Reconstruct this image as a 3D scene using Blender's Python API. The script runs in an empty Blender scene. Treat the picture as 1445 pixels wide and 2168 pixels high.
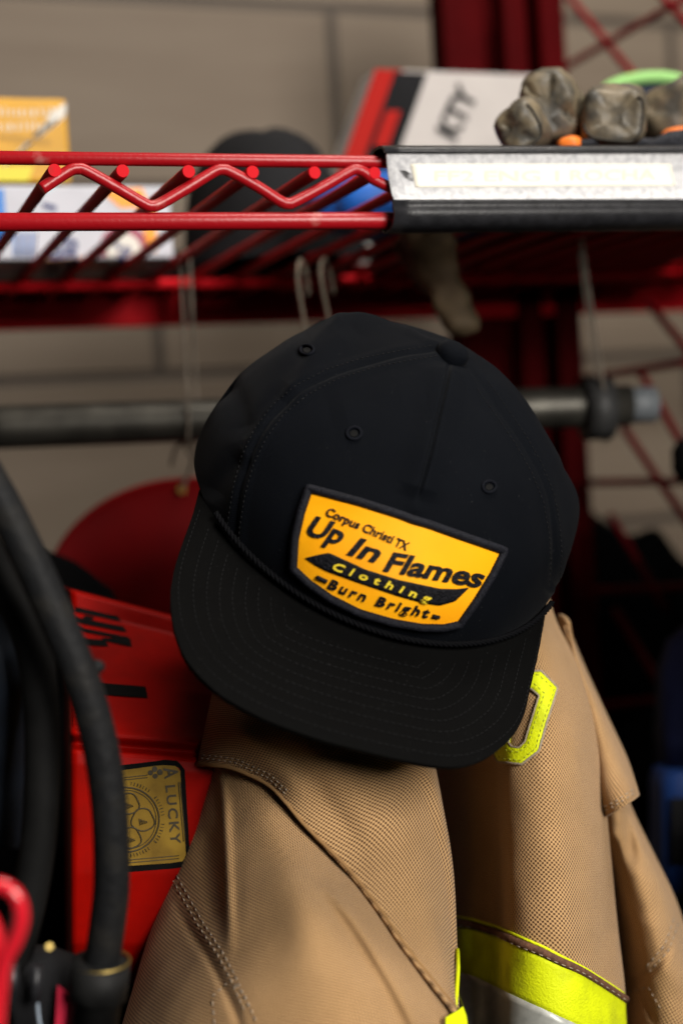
import bpy, bmesh, math, random
import numpy as np
from mathutils import Vector, Matrix, noise
from mathutils.bvhtree import BVHTree

random.seed(7)
S = bpy.context.scene
COL = S.collection

# ------------------------------------------------------------------ camera
F, PW, PH = 3000.0, 1445.0, 2168.0
CX, CY = PW / 2, PH / 2
def nrm(v): return v / np.linalg.norm(v)
_rho = math.radians(3.6)
_Y = nrm(np.array([(-360 - CX) / F, -(1030 - CY) / F, -1.0]))
_zx, _zy = -math.sin(_rho), math.cos(_rho)
_Z = nrm(np.array([_zx, _zy, -(_zx * _Y[0] + _zy * _Y[1]) / _Y[2]]))
_X = np.cross(_Y, _Z)
M = np.array([_X, _Y, _Z])            # camera axes (right, up, back) -> world
C = np.array([0.0, 0.0, 1.40])
cam_d = bpy.data.cameras.new('camera')
cam = bpy.data.objects.new('camera', cam_d); COL.objects.link(cam)
mw = Matrix.Identity(4)
for i in range(3):
    for j in range(3): mw[i][j] = M[i][j]
    mw[i][3] = C[i]
cam.matrix_world = mw
cam_d.sensor_fit = 'VERTICAL'; cam_d.sensor_height = 36.0; cam_d.sensor_width = 24.0
cam_d.lens = F / PH * 36.0
cam_d.clip_start = 0.05; cam_d.clip_end = 60
cam_d.dof.use_dof = True; cam_d.dof.focus_distance = 0.632; cam_d.dof.aperture_fstop = 3.8
S.camera = cam

# ------------------------------------------------------------------ light
w = bpy.data.worlds.new('World'); S.world = w; w.use_nodes = True
w.node_tree.nodes['Background'].inputs['Color'].default_value = (0.75, 0.85, 1.0, 1)
w.node_tree.nodes['Background'].inputs['Strength'].default_value = 0.002
FWD, RGT, UP = -M[:, 2], M[:, 0], M[:, 1]
def area(name, pos, target, size, energy, color, size_y=None):
    l = bpy.data.lights.new(name, 'AREA'); o = bpy.data.objects.new(name, l); COL.objects.link(o)
    l.size = size; l.energy = energy; l.color = color
    if size_y: l.shape = 'RECTANGLE'; l.size_y = size_y
    o.location = pos
    d = Vector(target) - Vector(pos)
    o.rotation_euler = d.to_track_quat('-Z', 'Y').to_euler()
    return o
TGT = C + 0.62 * FWD
area('bay_door_light', C + RGT * 0.82 + UP * 0.52 - FWD * 0.8, TGT, 0.65, 52, (1.0, 0.95, 0.88), 0.7)
area('ceiling_lamp', C + RGT * 0.35 + UP * 1.5 + FWD * 0.55, C + FWD * 1.0 + UP * 0.1, 0.9, 26, (1.0, 0.93, 0.84), 0.35)
area('room_fill', C - RGT * 1.6 + UP * 0.4 - FWD * 1.3, TGT, 1.6, 0.3, (0.8, 0.9, 1.0))
S.view_settings.view_transform = 'Standard'; S.view_settings.look = 'None'
S.view_settings.gamma = 1.0; S.view_settings.exposure = 0.0
S.view_settings.use_curve_mapping = False
S.cycles.max_bounces = 6; S.cycles.use_denoising = True

# ------------------------------------------------------------------ helpers
def ray(px, py): return M @ np.array([(px - CX) / F, -(py - CY) / F, -1.0])
def un(px, py, d): return C + ray(px, py) * d
def uy(px, py, Y):
    v = ray(px, py); return C + v * ((Y - C[1]) / v[1])
def prj(P):
    v = (np.atleast_2d(P) - C) @ M
    return np.stack([CX - F * v[:, 0] / v[:, 2], CY + F * v[:, 1] / v[:, 2]], 1)

def cr(P, n, closed=False):
    """Catmull-Rom resample of a point list to n points."""
    P = np.asarray(P, float)
    m = len(P)
    if closed: Q = np.vstack([P[-1:], P, P[:2]]); seg = m
    else: Q = np.vstack([2 * P[0] - P[1], P, 2 * P[-1] - P[-2]]); seg = m - 1
    out = []
    for k in range(n):
        t = k / n * seg if closed else k / (n - 1) * seg
        i = min(int(t), seg - 1); u = t - i
        p0, p1, p2, p3 = Q[i], Q[i + 1], Q[i + 2], Q[i + 3]
        out.append(0.5 * (2 * p1 + (p2 - p0) * u + (2 * p0 - 5 * p1 + 4 * p2 - p3) * u * u + (3 * p1 - p0 - 3 * p2 + p3) * u ** 3))
    return np.array(out)
def lin(P, n, closed=False):
    P = np.asarray(P, float)
    if closed: P = np.vstack([P, P[:1]])
    d = np.r_[0, np.cumsum(np.linalg.norm(np.diff(P, axis=0), axis=1))]
    t = np.linspace(0, d[-1], n + 1)[:-1] if closed else np.linspace(0, d[-1], n)
    return np.stack([np.interp(t, d, P[:, k]) for k in range(P.shape[1])], 1)

def root_loc(p):
    while p is not None and p.parent is not None: p = p.parent
    return np.array(p.location) if p is not None else None
def mk(name, V, Fc, m, parent=None, smooth=True, uv=None, loc=None):
    V = np.asarray(V, float)
    if parent is not None: off = root_loc(parent)
    else: off = np.asarray(loc, float) if loc is not None else np.array([V[:, 0].mean(), V[:, 1].mean(), V[:, 2].min()])
    me = bpy.data.meshes.new(name)
    me.from_pydata((V - off).tolist(), [], [list(map(int, f)) for f in Fc])
    me.update()
    if smooth: me.polygons.foreach_set('use_smooth', [True] * len(me.polygons))
    if uv is not None:
        l = me.uv_layers.new(name='UVMap'); idx = np.empty(len(me.loops), int); me.loops.foreach_get('vertex_index', idx)
        l.data.foreach_set('uv', np.asarray(uv, float)[idx].ravel())
    o = bpy.data.objects.new(name, me)
    if m is not None: me.materials.append(m)
    COL.objects.link(o)
    if parent is not None: o.parent = parent
    else: o.location = off
    return o
def tag(o, label, cat=None, group=None, kind=None):
    o['label'] = label
    if cat: o['category'] = cat
    if group: o['group'] = group
    if kind: o['kind'] = kind
    return o
def thing(name, label, cat, loc, group=None):
    o = bpy.data.objects.new(name, None); COL.objects.link(o); o.location = tuple(loc); o.empty_display_size = 0.02
    return tag(o, label, cat, group)

def grid_faces(nr, nc, closed_c=False, off=0):
    f = []
    for i in range(nr - 1):
        for j in range(nc if closed_c else nc - 1):
            k = (j + 1) % nc
            f.append((off + i * nc + j, off + i * nc + k, off + (i + 1) * nc + k, off + (i + 1) * nc + j))
    return f
def tube_mesh(P, r, n=12, closed=False, caps=True):
    P = np.asarray(P, float); m = len(P)
    r = np.broadcast_to(np.asarray(r, float), (m,))
    T = np.zeros_like(P)
    for i in range(m):
        a = P[(i - 1) % m] if closed or i > 0 else P[i]; b = P[(i + 1) % m] if closed or i < m - 1 else P[i]
        T[i] = nrm(b - a)
    ref = np.array([0, 0, 1.0]) if abs(T[0][2]) < .9 else np.array([1.0, 0, 0])
    N = nrm(np.cross(T[0], ref)); V = []
    for i in range(m):
        N = nrm(N - T[i] * (N @ T[i])); Bn = np.cross(T[i], N)
        for k in range(n):
            a = 2 * math.pi * k / n
            V.append(P[i] + r[i] * (math.cos(a) * N + math.sin(a) * Bn))
    f = grid_faces(m + (1 if closed else 0), n, True)
    if closed: f = [tuple(x % (m * n) for x in q) for q in f]
    elif caps: f += [tuple(range(n - 1, -1, -1)), tuple((m - 1) * n + k for k in range(n))]
    return np.array(V), f
def tube(name, P, r, m, parent=None, n=12, closed=False, smooth=True):
    V, f = tube_mesh(P, r, n, closed); o = mk(name, V, f, m, parent, smooth)
    for pg in o.data.polygons:
        if len(pg.vertices) == n and n > 4: pg.use_smooth = False      # blunt cut ends
    return o
def merge(parts):
    V, Fc, o = [], [], 0
    for v, f in parts:
        V.append(np.asarray(v)); Fc += [tuple(i + o for i in q) for q in f]; o += len(v)
    return np.vstack(V), Fc
def box_mesh(a, b, c, o):
    """box from corner o with edge vectors a, b, c"""
    a, b, c, o = map(lambda q: np.asarray(q, float), (a, b, c, o))
    V = [o + i * a + j * b + k * c for k in (0, 1) for j in (0, 1) for i in (0, 1)]
    return np.array(V), [(0, 2, 3, 1), (4, 5, 7, 6), (0, 1, 5, 4), (2, 6, 7, 3), (0, 4, 6, 2), (1, 3, 7, 5)]
def bevel(o, wd=0.002, seg=3):
    b = o.modifiers.new('bevel', 'BEVEL'); b.width = wd; b.segments = seg; b.limit_method = 'ANGLE'
    return o
def solid(o, t):
    s = o.modifiers.new('thickness', 'SOLIDIFY'); s.thickness = t; s.offset = -1
    return o
def face_cam(V, f):
    V = np.asarray(V); q = f[len(f) // 2]; n = np.cross(V[q[1]] - V[q[0]], V[q[2]] - V[q[0]])
    if n @ (C - V[q[0]]) < 0: f = [tuple(reversed(x)) for x in f]
    return f
def bvh(o):
    me = o.data; off = root_loc(o) if o.parent else np.array(o.location)
    vs = [Vector(np.array(v.co) + off) for v in me.vertices]
    return BVHTree.FromPolygons(vs, [tuple(p.vertices) for p in me.polygons])
def drape(tr, q, off=0.0):
    """where the sight line through a photo point meets the surface, lifted by off along the normal"""
    d = ray(*q[:2]); h = tr.ray_cast(Vector(C), Vector(nrm(d)))
    if h[0] is None:
        h = tr.find_nearest(Vector(un(q[0], q[1], 0.62)))
    n = np.array(h[1]); n = n if n @ (C - np.array(h[0])) > 0 else -n
    return np.array(h[0]) + n * off, n
def drape_line(tr, P, off): return np.array([drape(tr, q, off)[0] for q in P])
def drape_strip(tr, top, bot, nu, nv, off, thick=0.0):
    """solid ribbon lying on a surface between two photo polylines"""
    a, b = lin(top, nu), lin(bot, nu); V = []
    for j in range(nv):
        t = j / (nv - 1)
        for i in range(nu): V.append(drape(tr, a[i] * (1 - t) + b[i] * t, off)[0])
    f = face_cam(V, grid_faces(nv, nu)); V = np.array(V)
    return V, f
def sdist(P, line):
    """signed distance (photo px) of points to a polyline, + on its left looking along it, and its parameter 0..1"""
    line = np.asarray(line, float); best = np.full(len(P), 1e9); sg = np.zeros(len(P)); par = np.zeros(len(P)); n = len(line) - 1
    for i in range(n):
        a, b = line[i], line[i + 1]; ab = b - a; L2 = ab @ ab
        t = np.clip(((P - a) @ ab) / L2, 0, 1); d = P - (a + t[:, None] * ab); dist = np.hypot(d[:, 0], d[:, 1])
        k = dist < best; best = np.where(k, dist, best)
        s = ab[0] * d[:, 1] - ab[1] * d[:, 0]; sg = np.where(k, np.where(s > 0, -1, 1), sg); par = np.where(k, (i + t) / n, par)
    return best * sg, par
def sheet(name, rows, nu, nv, m, parent, thick=0.0012, creases=(), nz=(0.0, 0.03), kd=None, uvrot=0.0):
    """cloth surface through rows of (photo x, photo y, distance); creases raise or sink it along lines"""
    R = [cr(r, nu) for r in rows]
    G = np.array([cr(np.array([R[k][i] for k in range(len(R))]), nv) for i in range(nu)]).transpose(1, 0, 2)  # nv, nu, 3
    Q = G.reshape(-1, 3)
    if kd is not None: Q[:, 2] *= kd(Q[:, 1])
    lift = np.zeros(len(Q))
    for kind, line, h, wd in creases:
        s, par = sdist(Q[:, :2], cr(line, 40)); fade = np.clip(np.minimum(par, 1 - par) * 3.5, 0, 1); fade = fade * fade * (3 - 2 * fade)
        if kind == 'ridge': lift += h * np.exp(-(s / wd) ** 2) * fade
        elif kind == 'fade': lift += h * np.exp(-(s / wd) ** 2) * np.clip(par * 2.5, 0, 1)
        elif kind == 'step': lift += h / (1 + np.exp(np.clip(-s / wd, -40, 40))) * np.exp(-(s / (wd * 14)) ** 2) * fade
    V = np.array([un(*q) for q in Q])
    if nz[0]:
        for i in range(len(V)): lift[i] += nz[0] * noise.fractal(Vector(V[i] / nz[1]), 0.6, 2.0, 3)
    D = np.array([C - v for v in V]); D /= np.linalg.norm(D, axis=1)[:, None]
    V = V + D * lift[:, None]
    g = V.reshape(nv, nu, 3)
    du = np.linalg.norm(np.diff(g, axis=1), axis=2).mean(0); dv = np.linalg.norm(np.diff(g, axis=0), axis=2).mean(1)
    u = np.r_[0, np.cumsum(du)]; v = np.r_[0, np.cumsum(dv)]
    UV = np.stack(np.meshgrid(u, v), -1).reshape(-1, 2)
    c_, s_ = math.cos(uvrot), math.sin(uvrot)
    UV = UV @ np.array([[c_, s_], [-s_, c_]])
    f = face_cam(V, grid_faces(nv, nu))
    o = mk(name, V, f, m, parent, True, UV)
    if thick: solid(o, thick)
    return o
def stitches(name, tr, lines, m, parent, px=9, gap=5, r=0.00028, off=0.0003, n=5):
    """run of short sewn stitches along photo polylines lying on a surface"""
    ps = []
    for L in lines:
        L = np.asarray(L, float); d = np.linalg.norm(np.diff(L, axis=0), axis=1).sum(); k = max(2, int(d / (px + gap)))
        fine = lin(L, k * 4 + 1)
        for i in range(k):
            q = fine[i * 4:i * 4 + 3]
            P = drape_line(tr, q, off); P[1] += (P[1] - P[1]); ps.append(tube_mesh(P, r, n))
    V, f = merge(ps)
    return mk(name, V, f, m, parent)
def text2d(txt, shear=0.0, bold=0.0, space=1.0, res=3):
    cu = bpy.data.curves.new('t', 'FONT'); cu.body = txt; cu.shear = shear; cu.offset = bold; cu.space_character = space; cu.resolution_u = res
    cu.extrude = 0.05
    o = bpy.data.objects.new('t', cu); COL.objects.link(o)
    dg = bpy.context.evaluated_depsgraph_get(); me = bpy.data.meshes.new_from_object(o.evaluated_get(dg))
    V = np.array([v.co[:] for v in me.vertices]); f = [tuple(p.vertices) for p in me.polygons]
    bpy.data.objects.remove(o); bpy.data.curves.remove(cu); bpy.data.meshes.remove(me)
    return V, f
def lettering(name, tr, txt, p0, p1, cap, m, parent, shear=0.0, bold=0.0, space=1.0, off=0.0005, thick=0.0006, capref=0.73, sag=0.0, flip=1):
    """raised letters on a surface; baseline runs p0 -> p1 (photo px), capital height cap px"""
    V, f = text2d(txt, shear, bold, space)
    x0, x1 = V[:, 0].min(), V[:, 0].max(); p0, p1 = np.array(p0, float), np.array(p1, float)
    e = (p1 - p0); L = np.linalg.norm(e); e = e / L; n = np.array([e[1], -e[0]]) * flip
    W = []
    for v in V:
        t = (v[0] - x0) / (x1 - x0); q = p0 + e * t * L + n * (v[1] / capref * cap - sag * 4 * t * (1 - t))
        W.append(drape(tr, q, off + (thick if v[2] > 0 else 0.0))[0])
    return mk(name, W, f, m, parent, False)

# ------------------------------------------------------------------ materials
def mat(name, col, rough=0.6, metal=0.0, spec=0.3, var=0.0, scale=40.0, bump=0.0, bscale=None, detail=4.0, sheen=0.0, coat=0.0, col2=None, thresh=None, coords='Object'):
    m = bpy.data.materials.new(name); m.use_nodes = True; nt = m.node_tree; N = nt.nodes; L = nt.links
    b = N['Principled BSDF']; b.inputs['Base Color'].default_value = (*col, 1); b.inputs['Roughness'].default_value = rough
    b.inputs['Metallic'].default_value = metal; b.inputs['Specular IOR Level'].default_value = spec
    b.inputs['Sheen Weight'].default_value = sheen; b.inputs['Coat Weight'].default_value = coat
    tc = N.new('ShaderNodeTexCoord')
    if var or col2:
        nz = N.new('ShaderNodeTexNoise'); nz.inputs['Scale'].default_value = scale; nz.inputs['Detail'].default_value = detail
        L.new(tc.outputs[coords], nz.inputs['Vector'])
        rp = N.new('ShaderNodeValToRGB'); e = rp.color_ramp.elements
        c2 = col2 if col2 else tuple(max(0, c * (1 - var)) for c in col); c1 = col if col2 else tuple(c * (1 + var) for c in col)
        e[0].color = (*c1, 1); e[1].color = (*c2, 1)
        a, z = thresh if thresh else (0.35, 0.65)
        e[0].position = a; e[1].position = z
        L.new(nz.outputs['Fac'], rp.inputs['Fac']); L.new(rp.outputs['Color'], b.inputs['Base Color'])
    if bump:
        n2 = N.new('ShaderNodeTexNoise'); n2.inputs['Scale'].default_value = bscale or scale * 4; n2.inputs['Detail'].default_value = 3
        L.new(tc.outputs[coords], n2.inputs['Vector'])
        bp = N.new('ShaderNodeBump'); bp.inputs['Strength'].default_value = bump; bp.inputs['Distance'].default_value = 0.001
        L.new(n2.outputs['Fac'], bp.inputs['Height']); L.new(bp.outputs['Normal'], b.inputs['Normal'])
    return m
def math_node(nt, op, a, b=None, c=None):
    n = nt.nodes.new('ShaderNodeMath'); n.operation = op
    for k, v in enumerate((a, b, c)):
        if v is None: continue
        if isinstance(v, (int, float)): n.inputs[k].default_value = v
        else: nt.links.new(v, n.inputs[k])
    return n.outputs[0]
def weave_mat(name, light, dark, pu=0.00165, pv=0.0021, strength=0.95, dirt=0.32):
    """piqued canvas: offset rows of small sunken dots, from the cloth's own UV in metres"""
    m = bpy.data.materials.new(name); m.use_nodes = True; nt = m.node_tree; N = nt.nodes; L = nt.links; b = N['Principled BSDF']
    uv = N.new('ShaderNodeUVMap'); sp = N.new('ShaderNodeSeparateXYZ')
    nzw = N.new('ShaderNodeTexNoise'); nzw.inputs['Scale'].default_value = 60; nzw.inputs['Detail'].default_value = 2
    L.new(uv.outputs['UV'], nzw.inputs['Vector'])
    mx = N.new('ShaderNodeVectorMath'); mx.operation = 'MULTIPLY_ADD'; mx.inputs[1].default_value = (0.0006, 0.0006, 0)
    L.new(nzw.outputs['Color'], mx.inputs[0]); L.new(uv.outputs['UV'], mx.inputs[2]); L.new(mx.outputs[0], sp.inputs[0])
    u, v = sp.outputs['X'], sp.outputs['Y']
    a = math_node(nt, 'SINE', math_node(nt, 'MULTIPLY', u, 2 * math.pi / pu)); c = math_node(nt, 'SINE', math_node(nt, 'MULTIPLY', v, 2 * math.pi / pv))
    h = math_node(nt, 'MULTIPLY', a, c)                       # checker of bumps -1..1
    dot = N.new('ShaderNodeMapRange'); dot.inputs[1].default_value = -0.2; dot.inputs[2].default_value = 0.5; L.new(h, dot.inputs[0])
    mixc = N.new('ShaderNodeMix'); mixc.data_type = 'RGBA'
    mixc.inputs[6].default_value = (*light, 1); mixc.inputs[7].default_value = (*dark, 1)
    L.new(math_node(nt, 'MULTIPLY', dot.outputs[0], strength), mixc.inputs[0])
    nz = N.new('ShaderNodeTexNoise'); nz.inputs['Scale'].default_value = 26; nz.inputs['Detail'].default_value = 10; nz.inputs['Roughness'].default_value = 0.68
    tc = N.new('ShaderNodeTexCoord'); L.new(tc.outputs['Object'], nz.inputs['Vector'])
    dr = N.new('ShaderNodeMapRange'); dr.inputs[1].default_value = 0.45; dr.inputs[2].default_value = 0.75; dr.inputs[4].default_value = dirt; L.new(nz.outputs['Fac'], dr.inputs[0])
    mix2 = N.new('ShaderNodeMix'); mix2.data_type = 'RGBA'; mix2.inputs[7].default_value = (0.16, 0.085, 0.03, 1)
    L.new(dr.outputs[0], mix2.inputs[0]); L.new(mixc.outputs[2], mix2.inputs[6]); L.new(mix2.outputs[2], b.inputs['Base Color'])
    b.inputs['Roughness'].default_value = 0.85; b.inputs['Sheen Weight'].default_value = 0.1; b.inputs['Specular IOR Level'].default_value = 0.2
    bp = N.new('ShaderNodeBump'); bp.inputs['Strength'].default_value = 0.7; bp.inputs['Distance'].default_value = 0.0006; bp.invert = True
    L.new(dot.outputs[0], bp.inputs['Height']); L.new(bp.outputs['Normal'], b.inputs['Normal'])
    return m
def twill_mat(name, col, scale=900.0, lint=0.02, rough=0.8, sheen=0.15):
    """dark twill with a fine thread bump and a few pale lint specks"""
    m = bpy.data.materials.new(name); m.use_nodes = True; nt = m.node_tree; N = nt.nodes; L = nt.links; b = N['Principled BSDF']
    tc = N.new('ShaderNodeTexCoord')
    wv = N.new('ShaderNodeTexWave'); wv.inputs['Scale'].default_value = scale; wv.inputs['Distortion'].default_value = 1.5; wv.bands_direction = 'DIAGONAL'
    L.new(tc.outputs['Object'], wv.inputs['Vector'])
    nz = N.new('ShaderNodeTexNoise'); nz.inputs['Scale'].default_value = 900; nz.inputs['Detail'].default_value = 1; L.new(tc.outputs['Object'], nz.inputs['Vector'])
    gt = N.new('ShaderNodeMapRange'); gt.inputs[1].default_value = 0.74; gt.inputs[2].default_value = 0.80; gt.inputs[4].default_value = lint * 8; L.new(nz.outputs['Fac'], gt.inputs[0])
    big = N.new('ShaderNodeTexNoise'); big.inputs['Scale'].default_value = 18; big.inputs['Detail'].default_value = 4; L.new(tc.outputs['Object'], big.inputs['Vector'])
    c0 = N.new('ShaderNodeMix'); c0.data_type = 'RGBA'; c0.inputs[6].default_value = (*[c * .75 for c in col], 1); c0.inputs[7].default_value = (*[c * 1.3 for c in col], 1); L.new(big.outputs['Fac'], c0.inputs[0])
    c1 = N.new('ShaderNodeMix'); c1.data_type = 'RGBA'; c1.inputs[7].default_value = (0.10, 0.10, 0.10, 1); L.new(c0.outputs[2], c1.inputs[6]); L.new(gt.outputs[0], c1.inputs[0])
    L.new(c1.outputs[2], b.inputs['Base Color']); b.inputs['Roughness'].default_value = rough; b.inputs['Sheen Weight'].default_value = sheen; b.inputs['Sheen Roughness'].default_value = 0.4
    b.inputs['Specular IOR Level'].default_value = 0.03
    ad = math_node(nt, 'MULTIPLY_ADD', nz.outputs['Fac'], 0.8, wv.outputs['Fac'])
    bp = N.new('ShaderNodeBump'); bp.inputs['Strength'].default_value = 0.35; bp.inputs['Distance'].default_value = 0.0003
    L.new(ad, bp.inputs['Height']); L.new(bp.outputs['Normal'], b.inputs['Normal'])
    return m

red_paint = mat('red_enamel', (0.30, 0.004, 0.008), 0.36, spec=0.35, scale=55, col2=(0.42, 0.16, 0.14), thresh=(0.68, 0.82), bump=0.15, bscale=500)
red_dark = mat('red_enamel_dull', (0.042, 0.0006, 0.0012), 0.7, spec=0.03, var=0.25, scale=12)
red_wire = mat('red_wire', (0.50, 0.004, 0.010), 0.6, spec=0.08, scale=55, col2=(0.16, 0.03, 0.022), thresh=(0.68, 0.82))
tan = weave_mat('tan_canvas', (0.47, 0.285, 0.128), (0.070, 0.031, 0.011), 0.0018, 0.0023)
black_twill = twill_mat('black_twill', (0.0024, 0.0030, 0.0044), sheen=0.015)
brim_twill = twill_mat('brim_twill', (0.0020, 0.0020, 0.0020), lint=0.015, sheen=0.004)
black_thread = mat('black_thread', (0.007, 0.0075, 0.011), 0.6, spec=0.12, bump=0.6, bscale=1500, scale=800, var=0.4)
deep_black = mat('shade_black', (0.0022, 0.0022, 0.0024), 0.95, spec=0.02)  # near-black for the added sheets, shade put into the colour
black_plain = mat('black_cloth', (0.008, 0.008, 0.009), 0.9, var=0.3, scale=20, spec=0.15)
black_rubber = mat('black_rubber', (0.018, 0.018, 0.018), 0.55, var=0.35, scale=60, bump=0.2, bscale=300)
black_plastic = mat('black_plastic', (0.014, 0.014, 0.016), 0.38, var=0.3, scale=150, bump=0.2, bscale=600)

# ------------------------------------------------------------------ setting: block wall
YW = 1.46
def wall_material():
    m = bpy.data.materials.new('painted_block'); m.use_nodes = True; nt = m.node_tree; N = nt.nodes; L = nt.links; b = N['Principled BSDF']
    tc = N.new('ShaderNodeTexCoord'); sp = N.new('ShaderNodeSeparateXYZ'); L.new(tc.outputs['Object'], sp.inputs[0])
    cb = N.new('ShaderNodeCombineXYZ')
    L.new(math_node(nt, 'ADD', sp.outputs['X'], 10 * 0.428 - 0.547 - 0.428 * 0.0), cb.inputs['X'])
    L.new(math_node(nt, 'ADD', sp.outputs['Z'], 0.195 * 20 - 1.884), cb.inputs['Y'])
    br = N.new('ShaderNodeTexBrick'); L.new(cb.outputs[0], br.inputs['Vector'])
    br.inputs['Scale'].default_value = 1.0; br.inputs['Brick Width'].default_value = 0.428; br.inputs['Row Height'].default_value = 0.195
    br.inputs['Mortar Size'].default_value = 0.006; br.inputs['Mortar Smooth'].default_value = 0.4; br.inputs['Bias'].default_value = 0
    br.offset = 0.5; br.offset_frequency = 2
    br.inputs['Color1'].default_value = (0.142, 0.111, 0.080, 1); br.inputs['Color2'].default_value = (0.167, 0.133, 0.098, 1); br.inputs['Mortar'].default_value = (0.055, 0.042, 0.031, 1)
    mp = N.new('ShaderNodeMapping'); mp.inputs['Scale'].default_value = (2.0, 2, 14); L.new(tc.outputs['Object'], mp.inputs[0])
    nz = N.new('ShaderNodeTexNoise'); nz.inputs['Scale'].default_value = 2.2; nz.inputs['Detail'].default_value = 5; L.new(mp.outputs[0], nz.inputs['Vector'])
    mx = N.new('ShaderNodeMix'); mx.data_type = 'RGBA'; mx.blend_type = 'MULTIPLY'; mx.inputs[7].default_value = (0.62, 0.55, 0.5, 1)
    L.new(math_node(nt, 'MULTIPLY', nz.outputs['Fac'], 0.9), mx.inputs[0]); L.new(br.outputs['Color'], mx.inputs[6]); L.new(mx.outputs[2], b.inputs['Base Color'])
    b.inputs['Roughness'].default_value = 0.7
    bp = N.new('ShaderNodeBump'); bp.inputs['Strength'].default_value = 1; bp.inputs['Distance'].default_value = 0.006; bp.invert = True
    L.new(br.outputs['Fac'], bp.inputs['Height']); L.new(bp.outputs['Normal'], b.inputs['Normal'])
    return m
V, f = box_mesh((4.4, 0, 0), (0, 0.1, 0), (0, 0, 2.6), (-1.6, YW, 0.3))
wall = mk('wall', V, f, wall_material(), None, False, loc=(0, 0, 0)); wall['kind'] = 'structure'
wall['label'] = 'beige painted block wall behind the red shelf'; wall['category'] = 'wall'

# ------------------------------------------------------------------ wire shelf
YF, ZT = 0.6476, 1.5412
DEPTH = 0.46
shelf = thing('wire_shelf', 'red enamelled wire shelf across the top with a zigzag front rail', 'shelf', (0.2, YF, ZT - 0.03))
XL, XR = -0.35, 0.95
tube('top_rail', [(XL, YF, ZT), (XR, YF, ZT)], 0.0031, red_paint, shelf, 20)
tube('bottom_rail', [(XL, YF, ZT - 0.0285), (XR, YF, ZT - 0.0285)], 0.0042, red_paint, shelf, 20)
# zigzag truss wire between the front rails
zz = []
pk = [(88, 400), (112, 384), (148, 361), (165, 357), (182, 361), (240, 393), (305, 431), (322, 436), (340, 431), (400, 396), (452, 364), (468, 359), (486, 363), (545, 395), (590, 424), (608, 431), (626, 426), (690, 392), (738, 364), (754, 359), (772, 366), (800, 385)]
zz = [uy(x, y, YF - 0.0012) for x, y in pk]
last = zz[-1]
for k in range(1, 16):
    x = last[0] + 0.031 * k; zz += [np.array([x - 0.004, last[1], ZT - (0.021 if k % 2 else 0.009)]), np.array([x, last[1], ZT - (0.024 if k % 2 else 0.006)]), np.array([x + 0.004, last[1], ZT - (0.021 if k % 2 else 0.009)])]
tube('zigzag_wire', cr(zz, 300), 0.00275, red_paint, shelf, 14)
ZW = ZT - 0.0062
x0 = uy(395, 363, YF)[0]
for k in range(-9, 19):
    x = x0 + 0.0308 * k
    # each deck wire ends in a blunt cut just below the top rail
    P = [(x, YF - 0.0045, ZW), (x, YF - 0.003, ZW), (x, YF + DEPTH, ZW)]
    tube('deck_wire', P, [0.0029, 0.0031, 0.0031], red_wire, shelf, 14)
tube('support_rail', [(XL, YF + 0.345, ZW - 0.0062), (XR, YF + 0.345, ZW - 0.0062)], 0.0036, red_wire, shelf, 12)
V, f = box_mesh((XR - XL, 0, 0), (0, 0.005, 0), (0, 0, 0.031), (XL, YF + DEPTH + 0.001, ZW - 0.0245)); bevel(mk('back_ledge', V, f, red_wire, shelf, False), 0.0015)

# label holder clipped over the front rails
holder = thing('label_holder', 'white plastic label holder with black lips clipped on the red rail', 'label holder', (0.35, YF, ZT - 0.03))
lab_white = mat('smudged_white', (0.56, 0.56, 0.57), 0.5, scale=330, col2=(0.33, 0.33, 0.35), thresh=(0.40, 0.75), detail=3, bump=0.1, bscale=400)
HX0, HX1 = 0.2635, 0.455
def extr(name, prof, xa, xb, m, parent, n=24, lift=0.0, skew=0.0):
    V = []; k = len(prof)
    for i in range(n):
        t = i / (n - 1)
        for j, (y, z) in enumerate(prof):
            V.append((xa + (xb - xa) * t + skew * (z), YF + y, ZT + z + lift * t * (1 if z > -0.02 else 0.3)))
    f = grid_faces(n, k, True); f += [tuple(range(k)), tuple((n - 1) * k + q for q in range(k - 1, -1, -1))]
    return mk(name, V, f, m, parent, True)
def ring_prof(line, t):
    """thin closed profile around an open (y,z) line"""
    line = np.array(line, float); out, back = [], []
    for i in range(len(line)):
        a = line[max(0, i - 1)]; b = line[min(len(line) - 1, i + 1)]; d = nrm(b - a); n = np.array([-d[1], d[0]])
        out.append(line[i] + n * t / 2); back.append(line[i] - n * t / 2)
    return [tuple(p) for p in out + back[::-1]]
face_line = cr([(-0.0098, 0.0026), (-0.0083, -0.002), (-0.0074, -0.008), (-0.0074, -0.0135), (-0.0085, -0.018), (-0.0110, -0.0222)], 20)
face = extr('face', ring_prof(face_line, 0.0008), HX0, HX1 - 0.006, lab_white, holder, lift=0.003, skew=-0.12)
lip_t = cr([(-0.0112, 0.0020), (-0.0108, 0.0040), (-0.006, 0.0060), (0.0, 0.0062), (0.0036, 0.005), (0.0046, 0.001)], 16)
extr('lip', ring_prof(lip_t, 0.0014), HX0 - 0.002, HX1 + 0.02, black_plastic, holder, lift=0.003)
lip_b = cr([(-0.0122, -0.0205), (-0.0116, -0.0238), (-0.0126, -0.0272), (-0.0100, -0.0318), (-0.0020, -0.0342), (0.003, -0.033), (0.0052, -0.0285)], 20)
extr('lip', ring_prof(lip_b, 0.0014), HX0 + 0.0005, HX1 + 0.02, black_plastic, holder, lift=0.003)
tr_h = bvh(face)
tape_m = mat('cream_tape', (0.86, 0.81, 0.68), 0.45, var=0.03, scale=60)
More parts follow.
